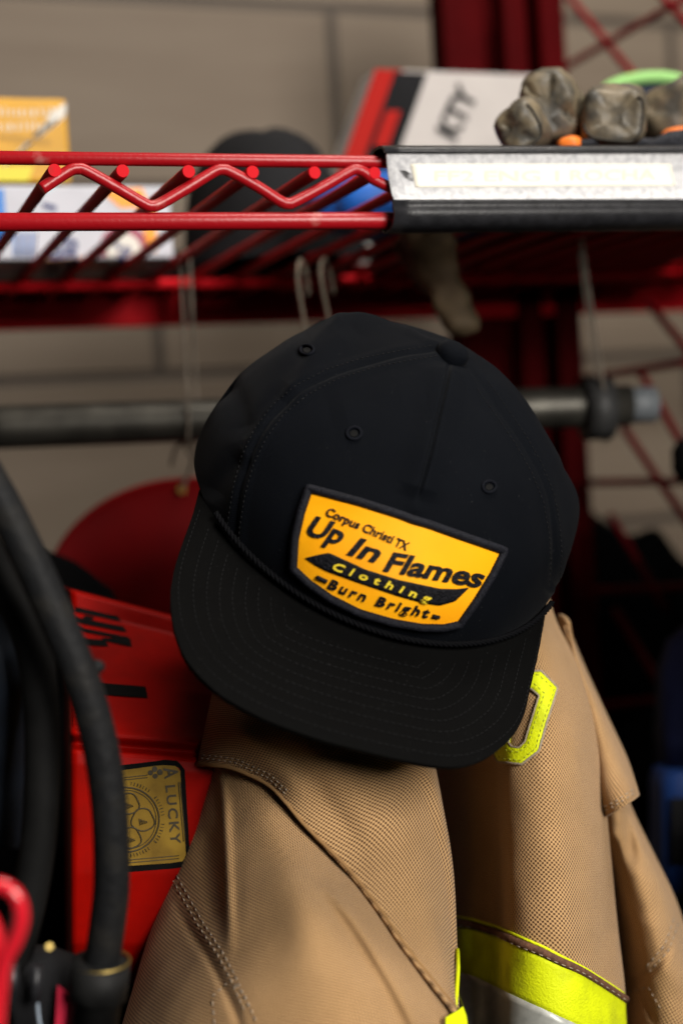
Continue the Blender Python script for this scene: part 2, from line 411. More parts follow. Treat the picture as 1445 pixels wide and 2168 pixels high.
V, f = drape_strip(tr_h, [(868, 347), (1418, 347)], [(879, 397), (1428, 394)], 40, 8, 0.0004)
tape = solid(mk('tape', V, f, tape_m, holder), 0.0003)
faded = mat('faded_ink', (0.74, 0.67, 0.52), 0.5)
lettering('lettering', tr_h, 'FF2 ENG 1', (918, 384), (1182, 384), 23, faded, tape, bold=0.015, off=0.0006, thick=0.00005)
lettering('lettering', tr_h, 'ROCHA', (1205, 383), (1386, 381), 23, faded, tape, bold=0.015, off=0.0006, thick=0.00005)
ink = mat('ink_smudge', (0.03, 0.03, 0.03), 0.6, col2=(0.35, 0.35, 0.36), scale=300, thresh=(0.5, 0.7))
V, f = drape_strip(tr_h, [(844, 360), (858, 361), (872, 370), (874, 378)], [(846, 363), (856, 376), (868, 383), (874, 384)], 12, 4, 0.0003)
mk('ink_mark', V, f, ink, holder)

# ------------------------------------------------------------------ locker post and side mesh
post = thing('locker_post', 'dark red steel locker post standing behind the shelf', 'post', un(1080, 1084, 1.25))
def upright(name, xa, xb, d, thick, ybot, ytop=-140, m=red_dark):
    pa, pb = un(xa, 160, d), un(xb, 160, d); wdt = pb[0] - pa[0]
    zt, zb = un(xa, ytop, d)[2], un(xa, ybot, d)[2]
    V, f = box_mesh((wdt, 0, 0), (0, thick, 0), (0, 0, zt - zb), (pa[0], pa[1], zb))
    return bevel(mk(name, V, f, m, post, False), 0.004)
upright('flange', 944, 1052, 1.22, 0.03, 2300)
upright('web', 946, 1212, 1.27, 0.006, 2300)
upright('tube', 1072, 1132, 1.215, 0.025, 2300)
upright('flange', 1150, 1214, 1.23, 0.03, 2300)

red_mesh = mat('red_mesh', (0.15, 0.002, 0.006), 0.6, spec=0.08)
mesh_panel = thing('wire_side_panel', 'red diamond wire mesh panel at the right behind the gloves', 'wire panel', un(1340, 900, 1.2))
def dpan(px): return 1.24 - (px - 1220) / 225 * 0.12
def pw(a, b, r=0.0033, bow=0.0):
    P = [un(x, y, dpan(x)) for x, y in lin([a, b], 8)]
    tube('mesh_wire', P, r, red_mesh, mesh_panel, 8)
for a, b in [((1200, -10), (1352, 175)), ((1100, 40), (1210, 190)), ((1120, 185), (1460, -10)), ((1390, -20), (1470, 70)),
             ((1318, 905), (1470, 1130)), ((1290, 1090), (1410, 1290)), ((1350, 780), (1470, 990)), ((1370, 640), (1470, 760)),
             ((1240, 1022), (1470, 1018)), ((1240, 1252), (1470, 1240)), ((1240, 800), (1470, 764)), ((1240, 1500), (1470, 1470)), ((1300, 1290), (1440, 1520))]:
    pw(a, b)

# ------------------------------------------------------------------ goods on the shelf
card_white = mat('white_card', (0.42, 0.43, 0.48), 0.5, var=0.06, scale=30)
card_yel = mat('yellow_card', (0.50, 0.255, 0.006), 0.5, var=0.12, scale=25)
ink_navy = mat('navy_print', (0.03, 0.04, 0.13), 0.5); ink_blue = mat('blue_print', (0.03, 0.17, 0.5), 0.5)
ink_orange = mat('orange_print', (0.8, 0.28, 0.01), 0.5); ink_red = mat('dark_red_print', (0.25, 0.02, 0.06), 0.5); ink_white = mat('white_print', (0.55, 0.53, 0.48), 0.5)
ZS = ZW + 0.0034
def carton(name, label, cat, Y, x0p, x1p, ybp, ytp, depth, m, zb=None):
    a, b = uy(x0p, ybp, Y), uy(x1p, ybp, Y); zt = uy((x0p + x1p) / 2, ytp, Y)[2]; zb = a[2] if zb is None else zb
    t = thing(name, label, cat, ((a[0] + b[0]) / 2, Y + depth / 2, zb))
    V, f = box_mesh((b[0] - a[0], 0, 0), (0, depth, 0), (0, 0, zt - zb), (a[0], Y, zb))
    bd = bevel(mk('box', V, f, m, t, False), 0.002, 2)
    return t, bd, bvh(bd)
wc, wb, wtr = carton('white_carton', 'white carton with blue and orange print under the yellow box', 'carton', 0.935, -90, 372, 588, 392, 0.10, card_white, ZS)
def prt(name, tr, top, bot, m, parent, nu=14, nv=4, off=0.0006):
    V, f = drape_strip(tr, top, bot, nu, nv, off); return mk(name, V, f, m, parent)
prt('blue_band', wtr, [(-80, 400), (8, 400)], [(-80, 580), (22, 580)], ink_blue, wc)
prt('orange_band', wtr, [(212, 404), (300, 398)], [(255, 440), (318, 440)], ink_orange, wc)
prt('orange_band', wtr, [(300, 440), (330, 440)], [(312, 580), (332, 580)], ink_orange, wc)
def disc_px(tr, c, r0, r1, m, name, parent, off, n=40):
    V = []; 
    for k in range(n):
        a = 2 * math.pi * k / n
        for r in (r0, r1): V.append(drape(tr, (c[0] + r * math.cos(a), c[1] + r * math.sin(a)), off)[0])
    f = [(2 * k, 2 * k + 1, (2 * k + 3) % (2 * n), (2 * k + 2) % (2 * n)) for k in range(n)]
    return mk(name, V, face_cam(V, f), m, parent)
disc_px(wtr, (262, 528), 0.1, 52, ink_red, 'badge', wc, 0.0006)
disc_px(wtr, (262, 530), 0.1, 36, ink_white, 'badge', wc, 0.0009)
for (x, y, r) in [(250, 522, 7), (268, 530, 8), (258, 542, 7)]: disc_px(wtr, (x, y), 0.1, r, ink_navy, 'printed_mark', wc, 0.0012)
for (x, y) in [(150, 520), (148, 545), (115, 560), (118, 535), (152, 570), (108, 578)]: disc_px(wtr, (x, y), 5, 15, ink_navy, 'printed_mark', wc, 0.0006)
prt('printed_mark', wtr, [(88, 428), (120, 436)], [(92, 440), (118, 448)], ink_navy, wc)
for i in range(6): prt('printed_mark', wtr, [(30 + i * 9, 492), (34 + i * 9, 492)], [(28 + i * 8, 570), (33 + i * 8, 570)], ink_navy if i % 2 else ink_blue, wc)
yc, yb, ytr = carton('yellow_box', 'yellow box with white lettering stacked on the white carton', 'box', 0.945, -120, 152, 384, 206, 0.06, card_yel)
for y0, h, xa, xb in [(232, 15, -60, 118), (262, 15, -40, 96)]:
    x = xa
    while x < xb:
        ww = random.choice((8, 11, 14)); prt('printed_mark', ytr, [(x, y0 - random.choice((0, 0, 7))), (x + ww * .45, y0)], [(x + 1, y0 + h), (x + ww * .5, y0 + h)], ink_white, yc, 4, 3); x += ww + 3
prt('white_flash', ytr, [(105, 240), (142, 216)], [(98, 262), (146, 244)], ink_white, yc)
prt('printed_mark', ytr, [(-60, 280), (112, 296)], [(-60, 287), (106, 304)], mat('ochre_print', (0.35, 0.18, 0.01), 0.5), yc)
prt('lime_band', ytr, [(-90, 352), (72, 352)], [(-90, 383), (60, 384)], mat('lime_print', (0.55, 0.48, 0.02), 0.5), yc)

# leaning red, black and white carton
kt = thing('leaning_carton', 'white carton with red and black end leaning behind the gloves', 'carton', uy(880, 560, 1.02))
YK = 1.0
def kq(u, v): # u along the top edge, v down the slanted side
    TL, TR = np.array((795., 146.)), np.array((1150., 160.)); D = np.array((-68., 190.)); return TL * (1 - u) + TR * u + D * v
def kpanel(name, u0, u1, v0, v1, m, y=YK, th=0.03, par=kt):
    q = [kq(u0, v0), kq(u1, v0), kq(u1, v1), kq(u0, v1)]; A = [uy(*p, y) for p in q]
    V = A + [a + np.array((0, th, 0)) for a in A]
    return mk(name, V, [(0, 1, 2, 3), (7, 6, 5, 4), (0, 4, 5, 1), (1, 5, 6, 2), (2, 6, 7, 3), (3, 7, 4, 0)], m, par, False)
bx = kpanel('box', 0, 1, 0, 2.15, mat('pale_card', (0.40, 0.37, 0.355), 0.6, var=0.06, scale=20))
red_print = mat('red_print', (0.30, 0.006, 0.003), 0.6, spec=0.1)
kpanel('red_panel', 0, 0.16, 0, 2.1, red_print, YK - 0.001, 0.0008)
kpanel('black_panel', 0.12, 0.31, 0.02, 2.1, black_plain, YK - 0.002, 0.0008)
kpanel('red_flash', 0.15, 0.235, 0.45, 0.85, red_print, YK - 0.003, 0.0008)
ktr = bvh(bx)
lettering('lettering', ktr, 'KTY', (962, 300), (1012, 195), 50, black_plain, bx, shear=0.1, bold=0.03, off=0.0012, thick=0.0002)

# black cap sitting on the shelf
bc = thing('shelf_cap', 'black cap lying on the shelf between the cartons', 'cap', uy(600, 585, 0.95))
V = []; n = 48
cc = uy(600, 575, 0.96)
for i in range(14):
    t = i / 13; 
    for k in range(n):
        a = 2 * math.pi * k / n; c_ = math.cos(t * math.pi / 2) ** 0.55
        rx = 0.058 * c_; ry = 0.075 * c_
        V.append((cc[0] + rx * math.cos(a), cc[1] + 0.04 + ry * math.sin(a), ZS + 0.001 + 0.096 * math.sin(t * math.pi / 2) ** 0.9 + 0.004 * noise.noise(Vector((a * 1.5, t * 3, 3)))))
mk('crown', V, grid_faces(14, n, True), black_plain, bc)
V = []
for i in range(8):
    for k in range(24):
        a = math.pi * (0.02 + 0.4 * k / 23) - 0.9; r = 0.062 + 0.055 * i / 7
        V.append((cc[0] + 0.01 + r * 1.15 * math.cos(a), cc[1] + 0.04 + r * math.sin(a), ZS + 0.006 + 0.018 * (1 - ((k - 11.5) / 11.5) ** 2) * (i / 7)))
solid(mk('brim', V, grid_faces(8, 24), black_plain, bc), 0.003)

tarp = thing('folded_tarp', 'black tarp folded flat along the back of the shelf behind the cartons', 'tarp', (0.3, 1.07, ZS))
V, f = merge([box_mesh((0.60, 0, 0), (0, 0.066, 0), (0, 0, 0.022), (-0.33, 1.042, ZS)), box_mesh((0.65, 0, 0), (0, 0.108, 0), (0, 0, 0.014), (0.272, 1.0, ZS))]); bevel(mk('bundle', V, f, black_plain, tarp, False), 0.006, 3)
# blue pouch and black gear bag
def lump(name, label, cat, c, rx, ry, rz, m, ex=0.7, amp=0.12, seed=0, yaw=0.0):
    V = []; n = 40; k = 24
    for i in range(k + 1):
        t = -math.pi / 2 + math.pi * i / k; ct, st = math.cos(t), math.sin(t)
        for j in range(n):
            a = 2 * math.pi * j / n; sg = lambda x: math.copysign(abs(x) ** ex, x)
            p = np.array((sg(math.cos(a)) * sg(ct) * rx, sg(math.sin(a)) * sg(ct) * ry, sg(st) * rz))
            q = 1 + amp * noise.fractal(Vector(p / max(rx, ry) * 2.2 + np.array((seed, 0, 0))), 0.7, 2, 3)
            p = p * q; p[2] = max(p[2], -rz * 0.98)
            p = np.array((p[0] * math.cos(yaw) - p[1] * math.sin(yaw), p[0] * math.sin(yaw) + p[1] * math.cos(yaw), p[2]))
            V.append(np.asarray(c) + p)
    o = mk(name, V, grid_faces(k + 1, n, True), m)
    return tag(o, label, cat)
blue_cloth = mat('blue_nylon', (0.01, 0.10, 0.42), 0.5, var=0.2, scale=40)
p = uy(905, 430, 0.84); lump('blue_pouch', 'bright blue nylon pouch lying flat under the leather gloves', 'pouch', (p[0], 0.86, ZS + 0.020), 0.072, 0.05, 0.020, blue_cloth, seed=3)
p = uy(1250, 430, 0.80); lump('gear_bag', 'black soft gear bag lying flat along the shelf under the gloves', 'bag', (p[0] + 0.06, 0.86, ZS + 0.014), 0.17, 0.14, 0.0135, black_plain, ex=0.6, seed=8)

# ------------------------------------------------------------------ gloves on the shelf
leather = mat('worn_leather', (0.155, 0.122, 0.075), 0.5, spec=0.35, scale=75, col2=(0.05, 0.046, 0.038), thresh=(0.36, 0.62), detail=9, bump=1.0, bscale=120)
leather_d = mat('dark_leather_seam', (0.03, 0.026, 0.02), 0.7)
leather_t = mat('tan_leather', (0.10, 0.07, 0.038), 0.7, var=0.3, scale=60, bump=0.4, bscale=200)
def loft(sections, n=28, ex=0.75, amp=0.0, freq=60.0, cap=True):
    """sections: (centre, right vec, up vec) in world units; superellipse rings, closed ends"""
    V = []
    for c, a, b in sections:
        for k in range(n):
            t = 2 * math.pi * k / n; sg = lambda x: math.copysign(abs(x) ** ex, x)
            p = np.asarray(c) + np.asarray(a) * sg(math.cos(t)) + np.asarray(b) * sg(math.sin(t))
            if amp: p = p + nrm(p - np.asarray(c) + 1e-9) * amp * noise.fractal(Vector(p * freq), 0.7, 2, 3)
            V.append(p)
    m = len(sections); f = grid_faces(m, n, True)
    f += [tuple(range(n - 1, -1, -1)), tuple((m - 1) * n + k for k in range(n))]
    return np.array(V), f
def finger_secs(tip, back, w, h, rot=0.0, k=22, boxy=0.5):
    tip, back = np.asarray(tip), np.asarray(back); ax = nrm(back - tip); r = nrm(np.cross(ax, (0, 0, 1.0))); r = r if r @ RGT > 0 else -r; u = np.cross(r, ax); u = u if u[2] > 0 else -u
    c_, s_ = math.cos(rot), math.sin(rot); r, u = r * c_ + u * s_, u * c_ - r * s_
    out = []
    for i in range(k):
        t = i / (k - 1); q = min(1, (t * 2.2)); g = max(0.02, 1 - (1 - q) ** 2.6) ** boxy
        out.append((tip + (back - tip) * (t ** 1.9), r * w * g, u * h * g))
    return out
def drail(px): return float((uy(px, 330, YF) - C) @ FWD)
def glove_finger(parent, px, py, dd, wpx, hpx, back, rot=0.0, m=None, ex=0.62, seam=True, boxy=0.4, seed=0, dents=()):
    m = m or leather; d = drail(px) + dd
    w, h = wpx / F * d / 2, hpx / F * d / 2
    secs = finger_secs(un(px, py, d), back, w, h, rot, boxy=boxy); ax = nrm(np.asarray(back) - un(px, py, d))
    V, f = loft(secs, 56, ex)
    pj_ = prj(V); c0 = np.array((px, py))
    for i in range(len(V)):
        cdir = V[i] - (un(px, py, d) + ax * 0.012); cdir = nrm(cdir)
        a = 0.0034 * noise.fractal(Vector(V[i] * 44 + np.array((seed, 0, 0))), 0.75, 2.1, 3)
        V[i] = V[i] + cdir * a
    for line, hgt, wd in dents:
        s_, p_ = sdist(prj(V), cr(line, 20)); k_ = hgt * np.exp(-(s_ / wd) ** 2) * np.clip(np.minimum(p_, 1 - p_) * 6, 0, 1)
        V = V - FWD * k_[:, None]
    o = mk('finger', V, f, m, parent)
    if seam:
        tr_ = bvh(o); th0, th1 = seam if isinstance(seam, tuple) else (-2.9, 0.5)
        P = []
        for t in np.linspace(th0, th1, 36):
            e1, e2 = math.copysign(abs(math.cos(t)) ** ex, math.cos(t)), math.copysign(abs(math.sin(t)) ** ex, math.sin(t))
            x_, y_ = e1 * wpx / 2 * .84, e2 * hpx / 2 * .84; cc_, ss_ = math.cos(rot), math.sin(rot)
            P.append((px + x_ * cc_ - y_ * ss_, py - x_ * ss_ - y_ * cc_))
        tube('seam', drape_line(tr_, P, 0.0004), 0.00075, leather_d, o, 6)
    return o
g1 = thing('leather_glove', 'worn olive leather work glove, three thick fingertips over the label holder', 'glove', uy(1180, 300, 0.9))
glove_finger(g1, 1096, 268, 0.012, 100, 108, un(1150, 285, 0.86), 0.5, seed=1, seam=(-1.9, 0.6), dents=[([(1062, 262), (1085, 268), (1105, 262), (1128, 268)], -0.003, 5), ([(1050, 292), (1090, 275), (1130, 290)], -0.004, 8), ([(1070, 230), (1100, 250), (1130, 245)], 0.002, 9)])
glove_finger(g1, 1160, 226, 0.03, 128, 158, un(1190, 262, 0.90), 0.12, seed=2, boxy=0.3, seam=False, dents=[([(1163, 150), (1172, 190), (1195, 225), (1215, 262)], -0.007, 6), ([(1110, 180), (1140, 200), (1165, 205)], -0.004, 6), ([(1118, 250), (1150, 240), (1185, 262)], -0.005, 6), ([(1120, 200), (1140, 250), (1160, 285)], 0.003, 16), ([(1180, 160), (1200, 200), (1212, 240)], 0.003, 10)])
glove_finger(g1, 1298, 244, 0.008, 142, 124, un(1290, 264, 0.90), -0.1, ex=0.5, seed=3, boxy=0.28, seam=(-2.9, 0.9), dents=[([(1250, 262), (1290, 258), (1330, 266)], -0.004, 6), ([(1262, 205), (1300, 213), (1335, 206)], -0.003, 5), ([(1255, 240), (1275, 222), (1310, 225), (1330, 245)], -0.003, 14), ([(1345, 200), (1348, 240), (1340, 280)], -0.003, 6)])
V, f = loft([(un(1190, 268, 0.84), RGT * 0.012, UP * 0.010), (un(1200, 265, 0.86), RGT * 0.04, UP * 0.016), (un(1220, 275, 0.92), RGT * 0.045, UP * 0.016), (un(1235, 288, 1.0), RGT * 0.036, UP * 0.012), (un(1235, 290, 1.03), RGT * 0.03, UP * 0.008)], 32, 0.8, 0.003, 40)
mk('palm', V, f, leather, g1)
g2 = thing('leather_glove', 'worn grey leather glove at the right edge behind the black knit glove', 'glove', uy(1440, 300, 0.9))
glove_finger(g2, 1428, 232, 0.05, 160, 132, un(1450, 262, 0.95), 0.35, seed=4, seam=False, boxy=0.5, dents=[([(1360, 225), (1400, 232), (1450, 215)], -0.003, 10)])
V, f = loft([(un(1440, 262, 0.88), RGT * 0.012, UP * 0.01), (un(1455, 262, 0.91), RGT * 0.035, UP * 0.016), (un(1480, 275, 1.0), RGT * 0.035, UP * 0.014)], 32, 0.8, 0.003, 40)
mk('palm', V, f, leather, g2)
kg = thing('knit_glove', 'black knit work glove with orange fingertips squeezed under the leather gloves', 'glove', uy(1330, 318, 0.76))
orange = mat('orange_rubber', (0.72, 0.17, 0.02), 0.5, var=0.15, scale=80); knit = mat('black_knit', (0.018, 0.019, 0.024), 0.9, var=0.5, scale=500, bump=0.8, bscale=900)
V, f = loft(finger_secs(un(1202, 306, drail(1202) + .012), un(1218, 308, 0.80), 0.0066, 0.0046), 24, 0.9, 0.0005, 90); mk('fingertip', V, f, orange, kg)
V, f = loft(finger_secs(un(1428, 286, drail(1428) + .02), un(1450, 290, 0.83), 0.0085, 0.0045), 24, 0.9, 0.0005, 90); mk('fingertip', V, f, orange, kg)
D0 = drail(1420) + 0.016
V, f = loft([(un(1350, 318, D0), UP * 0.0012, FWD * 0.004), (un(1372, 312, D0), UP * 0.0028, FWD * 0.008), (un(1410, 305, D0), UP * 0.0052, FWD * 0.011), (un(1450, 302, D0), UP * 0.0072, FWD * 0.012), (un(1500, 302, D0 + .01), UP * 0.008, FWD * 0.012)], 24, 0.9, 0.0012, 90); mk('cuff', V, f, knit, kg)
V, f = loft([(un(1190, 318, 0.75), UP * 0.003, FWD * 0.01), (un(1250, 318, 0.77), UP * 0.004, FWD * 0.02), (un(1350, 318, 0.79), UP * 0.004, FWD * 0.02), (un(1420, 316, 0.79), UP * 0.004, FWD * 0.015)], 24, 0.9, 0.001, 90); mk('palm', V, f, knit, kg)
nb = thing('folded_beanie', 'navy folded beanie with a lime green edge behind the gloves', 'beanie', uy(1350, 250, 0.98))
navy = mat('navy_cloth', (0.012, 0.018, 0.035), 0.85, var=0.3, scale=60)
P = cr([(1262, 235), (1280, 196), (1320, 176), (1370, 168), (1420, 170), (1470, 185)], 24)
V = []
for k in range(24):
    for j in range(10):
        t = j / 9; V.append(un(P[k][0] + 10 * t, P[k][1] + 100 * t, 0.96 - 0.02 * math.sin(t * 3) + 0.02 * t))
solid(mk('body', V, face_cam(V, grid_faces(24, 10)), navy, nb), 0.01)
tube('edge', [un(x, y - 4, 0.955) for x, y in P], 0.0042, mat('lime_trim', (0.25, 0.5, 0.16), 0.7), nb, 10)

# glove hanging through the shelf wires
hg = thing('hanging_glove', 'tan leather glove dangling through the shelf wires above the cap', 'glove', un(930, 700, 0.93))
secs = []
for (x, y, wd, d) in [(905, 470, 120, 0.86), (905, 520, 105, 0.87), (922, 570, 92, 0.88), (945, 620, 80, 0.88), (965, 660, 74, 0.88), (984, 690, 62, 0.88), (996, 706, 34, 0.88)]:
    r = wd / F * d / 2; a = nrm(RGT * 0.94 + UP * 0.34); secs.append((un(x, y, d), a * r, FWD * r * 0.75))
c6 = cr([np.concatenate(s) for s in secs], 24); V, f = loft([(c[:3], c[3:6], c[6:]) for c in c6], 30, 0.85, 0.0035, 45); mk('finger', V, f, leather_t, hg)
secs = []
for (x, y, wd, d) in [(860, 505, 60, 0.88), (880, 545, 66, 0.885), (905, 590, 56, 0.89), (925, 622, 30, 0.89)]:
    r = wd / F * d / 2; a = nrm(RGT * 0.94 + UP * 0.34); secs.append((un(x, y, d), a * r, FWD * r * 0.75))
c6 = cr([np.concatenate(s) for s in secs], 16); V, f = loft([(c[:3], c[3:6], c[6:]) for c in c6], 24, 0.85, 0.003, 45); mk('finger', V, f, leather_t, hg)

# ------------------------------------------------------------------ hanging pipe and its hooks
steel = mat('galvanised_wire', (0.13, 0.108, 0.085), 0.5, metal=0.3, var=0.3, scale=60)
pipe_m = mat('grey_steel_pipe', (0.05, 0.047, 0.04), 0.45, metal=0.7, var=0.35, scale=35, bump=0.15, bscale=160)
pp = thing('hanging_pipe', 'dark grey steel pipe hanging level behind the black cap', 'pipe', un(600, 900, 0.94))
A, Bp = un(-120, 909, 0.93), un(1330, 858, 0.985)
tube('pipe', lin([A, Bp], 12), 0.0143, pipe_m, pp, 32)
e = nrm(Bp - A)
tube('flange', [un(1262, 866, 0.98) - e * 0.010, un(1262, 866, 0.98) - e * 0.009, un(1262, 866, 0.98) + e * 0.009, un(1262, 866, 0.98) + e * 0.010], [0.016, 0.0215, 0.0215, 0.016], black_rubber, pp, 32)
tube('end_cap', [Bp - e * 0.006, Bp - e * 0.005, Bp + e * 0.018, Bp + e * 0.019], [0.009, 0.0125, 0.0125, 0.011], mat('grey_plastic', (0.10, 0.11, 0.12), 0.5), pp, 32)
def loop(name, label, pts, r=0.0011, m=steel, grp=None):
    o = tube(name, cr(pts, 60), r, m, None, 8); return tag(o, label, 'hook', grp)
def pipe_at(px): 
    t = (px + 120) / 1450; return A * (1 - t) + Bp * t
def hook_loop(name, label, xa, xb, ytop, grp):
    c = (pipe_at(xa) + pipe_at(xb)) / 2; r = 0.0165; dd = 0.95
    ta, tb = un(xa, ytop, dd), un(xb, ytop, dd); a, b = pipe_at(xa), pipe_at(xb)
    back = np.array((0, r + 0.002, 0)); dn = np.array((0, 0, -0.021))
    zt = max(ta[2], ZW + 0.008)
    P = [np.array((ta[0], a[1] - r - 0.001, zt - 0.006)), np.array((ta[0], a[1] - r - 0.002, zt - 0.02)), a + np.array((0, -r - 0.002, 0.0)), a + dn + np.array((0, -0.008, 0.002)), a * .5 + b * .5 + dn * 1.15, b + dn + np.array((0, 0.008, 0.002)), b + back, np.array((tb[0], b[1] + r, zt - 0.02)), np.array((tb[0], b[1] + r - 0.002, zt))]
    return loop(name, label, P, grp=grp)
hook_loop('wire_hook', 'looped wire hook around the left part of the pipe, beside the cap', 366, 414, 600, None)
hook_loop('wire_hook', 'looped wire hook around the pipe beside its black rubber flange', 1248, 1300, 560, None)
pale_wire = mat('pale_wire', (0.26, 0.205, 0.155), 0.6)
def s_hook(label, q, d):
    P = [un(x, y, d + k) for x, y, k in q]; return loop('s_hook', label, P, 0.0012, pale_wire)
s_hook('bent wire hook, left of the two hanging over the back of the cap', [(652, 625, .02), (650, 590, .02), (642, 560, .016), (636, 552, 0), (630, 570, -.012), (632, 610, -.014), (642, 672, -.014), (650, 720, -.01)], 0.92)
s_hook('bent wire hook, right of the two hanging over the back of the cap', [(706, 622, .02), (700, 585, .02), (692, 556, .016), (686, 548, 0), (678, 565, -.012), (682, 605, -.014), (694, 668, -.014), (702, 716, -.01)], 0.92)

# ------------------------------------------------------------------ red disc on the wall side and red case
disc_red = mat('disc_red', (0.15, 0.001, 0.002), 0.5, spec=0.15, var=0.25, scale=12)
disc = thing('red_disc', 'dull dark red round lid hanging behind the red case', 'lid', un(400, 1500, 0.98))
dc = un(405, 1262, 0.98); 
rx, ry = RGT * (312 / F * 0.98), UP * (252 / F * 0.98)
V = []
prof = [(1.0, 0.010), (1.0, 0.0), (0.985, -0.003), (0.96, -0.002), (0.9, 0.0), (0.6, -0.004), (0.3, -0.007), (0.02, -0.008)]
for r, z in prof:
    for k in range(64):
        a = 2 * math.pi * k / 64; V.append(dc + rx * r * math.cos(a) + ry * r * math.sin(a) + FWD * z)
mk('lid', V, face_cam(V, grid_faces(len(prof), 64, True)), disc_red, disc)
tube('rivet', [un(385, 1036, 0.979), un(385, 1036, 0.974)], 0.0032, mat('brass', (0.35, 0.2, 0.05), 0.35, metal=0.8), disc, 14)
loop('lid_hook', 'wire hook below the pipe holding the red lid', [un(362, 985, 0.975), un(372, 950, 0.965), un(392, 938, 0.96), un(412, 950, 0.965), un(400, 1000, 0.972), un(386, 1034, 0.972)], 0.0013)

case_red = mat('scuffed_red', (0.26, 0.002, 0.0004), 0.5, spec=0.05, scale=22, col2=(0.09, 0.002, 0.001), thresh=(0.42, 0.75), detail=10, bump=0.2, bscale=90)
case = thing('red_case', 'red metal case with black letters and a gold card sticker beside the coat', 'case', un(300, 2080, 0.64))
prof = [(1236, 1350, .740), (1226, 1339, .716), (1222, 1334, .708), (1228, 1340, .703), (1240, 1350, .702), (1268, 1374, .700), (1284, 1386, .694), (1300, 1398, .688), (1428, 1476, .648), (1520, 1556, .620), (1536, 1571, .614), (1545, 1579, .612), (1553, 1586, .613), (1559, 1592, .616), (1565, 1598, .6175), (1572, 1604, .616), (1584, 1616, .612), (1610, 1640, .611), (1850, 1850, .614), (2000, 1996, .620), (2060, 2056, .630), (2085, 2080, .65)]
pr_ = lin([(a / 1500, b / 1500, d) for a, b, d in prof], 400) * np.array((1500, 1500, 1)); pr_[2:-2] = (pr_[:-4] + pr_[1:-3] + pr_[2:-2] + pr_[3:-1] + pr_[4:]) / 5
V = []; nx = 40
for yl, yr, d in pr_:
    for i in range(nx):
        t = i / (nx - 1); e_ = 0.020 * max(0, (abs(t - 0.5) - 0.44) / 0.06) ** 2 + (0.12 if i in (0, nx - 1) else 0)
        V.append(un(138 + 352 * t, yl + (yr - yl) * (0.181 + 0.819 * t), (d + e_ + 0.02 * t) * 1.05))
top_f = face_cam(V, grid_faces(400, nx))
body = mk('body', V, top_f, case_red, case); solid(body, 0.0015)
ctr = bvh(body)
blk = mat('black_vinyl', (0.003, 0.003, 0.003), 0.7, spec=0.05)
def vin(top, bot, name='letter', par=body, m=blk): 
    V, f = drape_strip(ctr, top, bot, 14, 5, 0.0005); return mk(name, V, f, m, par)
# sideways letter M and the bar of an I
parts = [drape_strip(ctr, t, b, 14, 4, 0.0005) for t, b in [
    ([(120, 1276), (250, 1305)], [(126, 1290), (256, 1317)]), ([(140, 1304), (262, 1328)], [(150, 1318), (268, 1340)]),
    ([(180, 1304), (200, 1308)], [(172, 1312), (195, 1314)]), ([(150, 1326), (272, 1350)], [(160, 1336), (276, 1358)]), ([(215, 1352), (276, 1354)], [(220, 1358), (279, 1371)]), ([(150, 1352), (222, 1356)], [(155, 1366), (230, 1370)])]]
V, f = merge(parts); mk('letter', V, f, blk, body)
vin([(150, 1442), (308, 1455)], [(155, 1468), (313, 1479)])
# gold card sticker
gold = mat('gold_card', (0.25, 0.155, 0.022), 0.6, spec=0.08, scale=60, col2=(0.12, 0.07, 0.012), thresh=(0.3, 0.7), detail=8)
st = vin([(238, 1622), (350, 1609), (378, 1612), (391, 1630)], [(240, 1848), (370, 1838), (395, 1834), (402, 1810)], 'sticker')
V, f = drape_strip(ctr, [(238, 1632), (345, 1620), (372, 1622), (381, 1632)], [(240, 1834), (360, 1826), (388, 1822), (393, 1808)], 20, 8, 0.0009); mk('gold_field', V, f, gold, st)
dk = mat('dark_print', (0.035, 0.026, 0.012), 0.6)
lettering('lettering', ctr, 'A', (346, 1626), (349, 1648), 30, dk, st, off=0.0011, thick=0.0001, bold=0.02)
lettering('lettering', ctr, 'LUCKY', (350, 1662), (362, 1786), 21, dk, st, off=0.0011, thick=0.0001, bold=0.02, space=1.25)
cl = [disc_px(ctr, (x, y), 0.1, r, dk, 'club_mark', st, 0.0012, 14) for x, y, r in [(338, 1634, 6)]]
V, f = merge([(np.array([drape(ctr, (x + 5.5 * math.cos(a), y + 5.5 * math.sin(a)), 0.0012)[0] for a in np.linspace(0, 2 * math.pi, 13)[:-1]]), [tuple(range(12))]) for x, y in [(327, 1628), (328, 1642), (318, 1635)]]); mk('club_mark', V, f, dk, st)
ln = []
for a, b in [((262, 1645), (312, 1640)), ((262, 1650), (312, 1645)), ((377, 1655), (388, 1780)), ((381, 1655), (392, 1780)), ((262, 1820), (378, 1810)), ((262, 1826), (378, 1816))]:
    ln.append(tube_mesh(drape_line(ctr, lin([a, b], 8), 0.0011), 0.00022, 5))
cen = (268, 1734)
for r, tw in [(68, 0.0004), (62, 0.0002)]:
    ln.append(tube_mesh(drape_line(ctr, [(cen[0] + r * math.cos(a), cen[1] + r * math.sin(a)) for a in np.linspace(-1.75, 1.75, 40)], 0.0011), tw, 5))
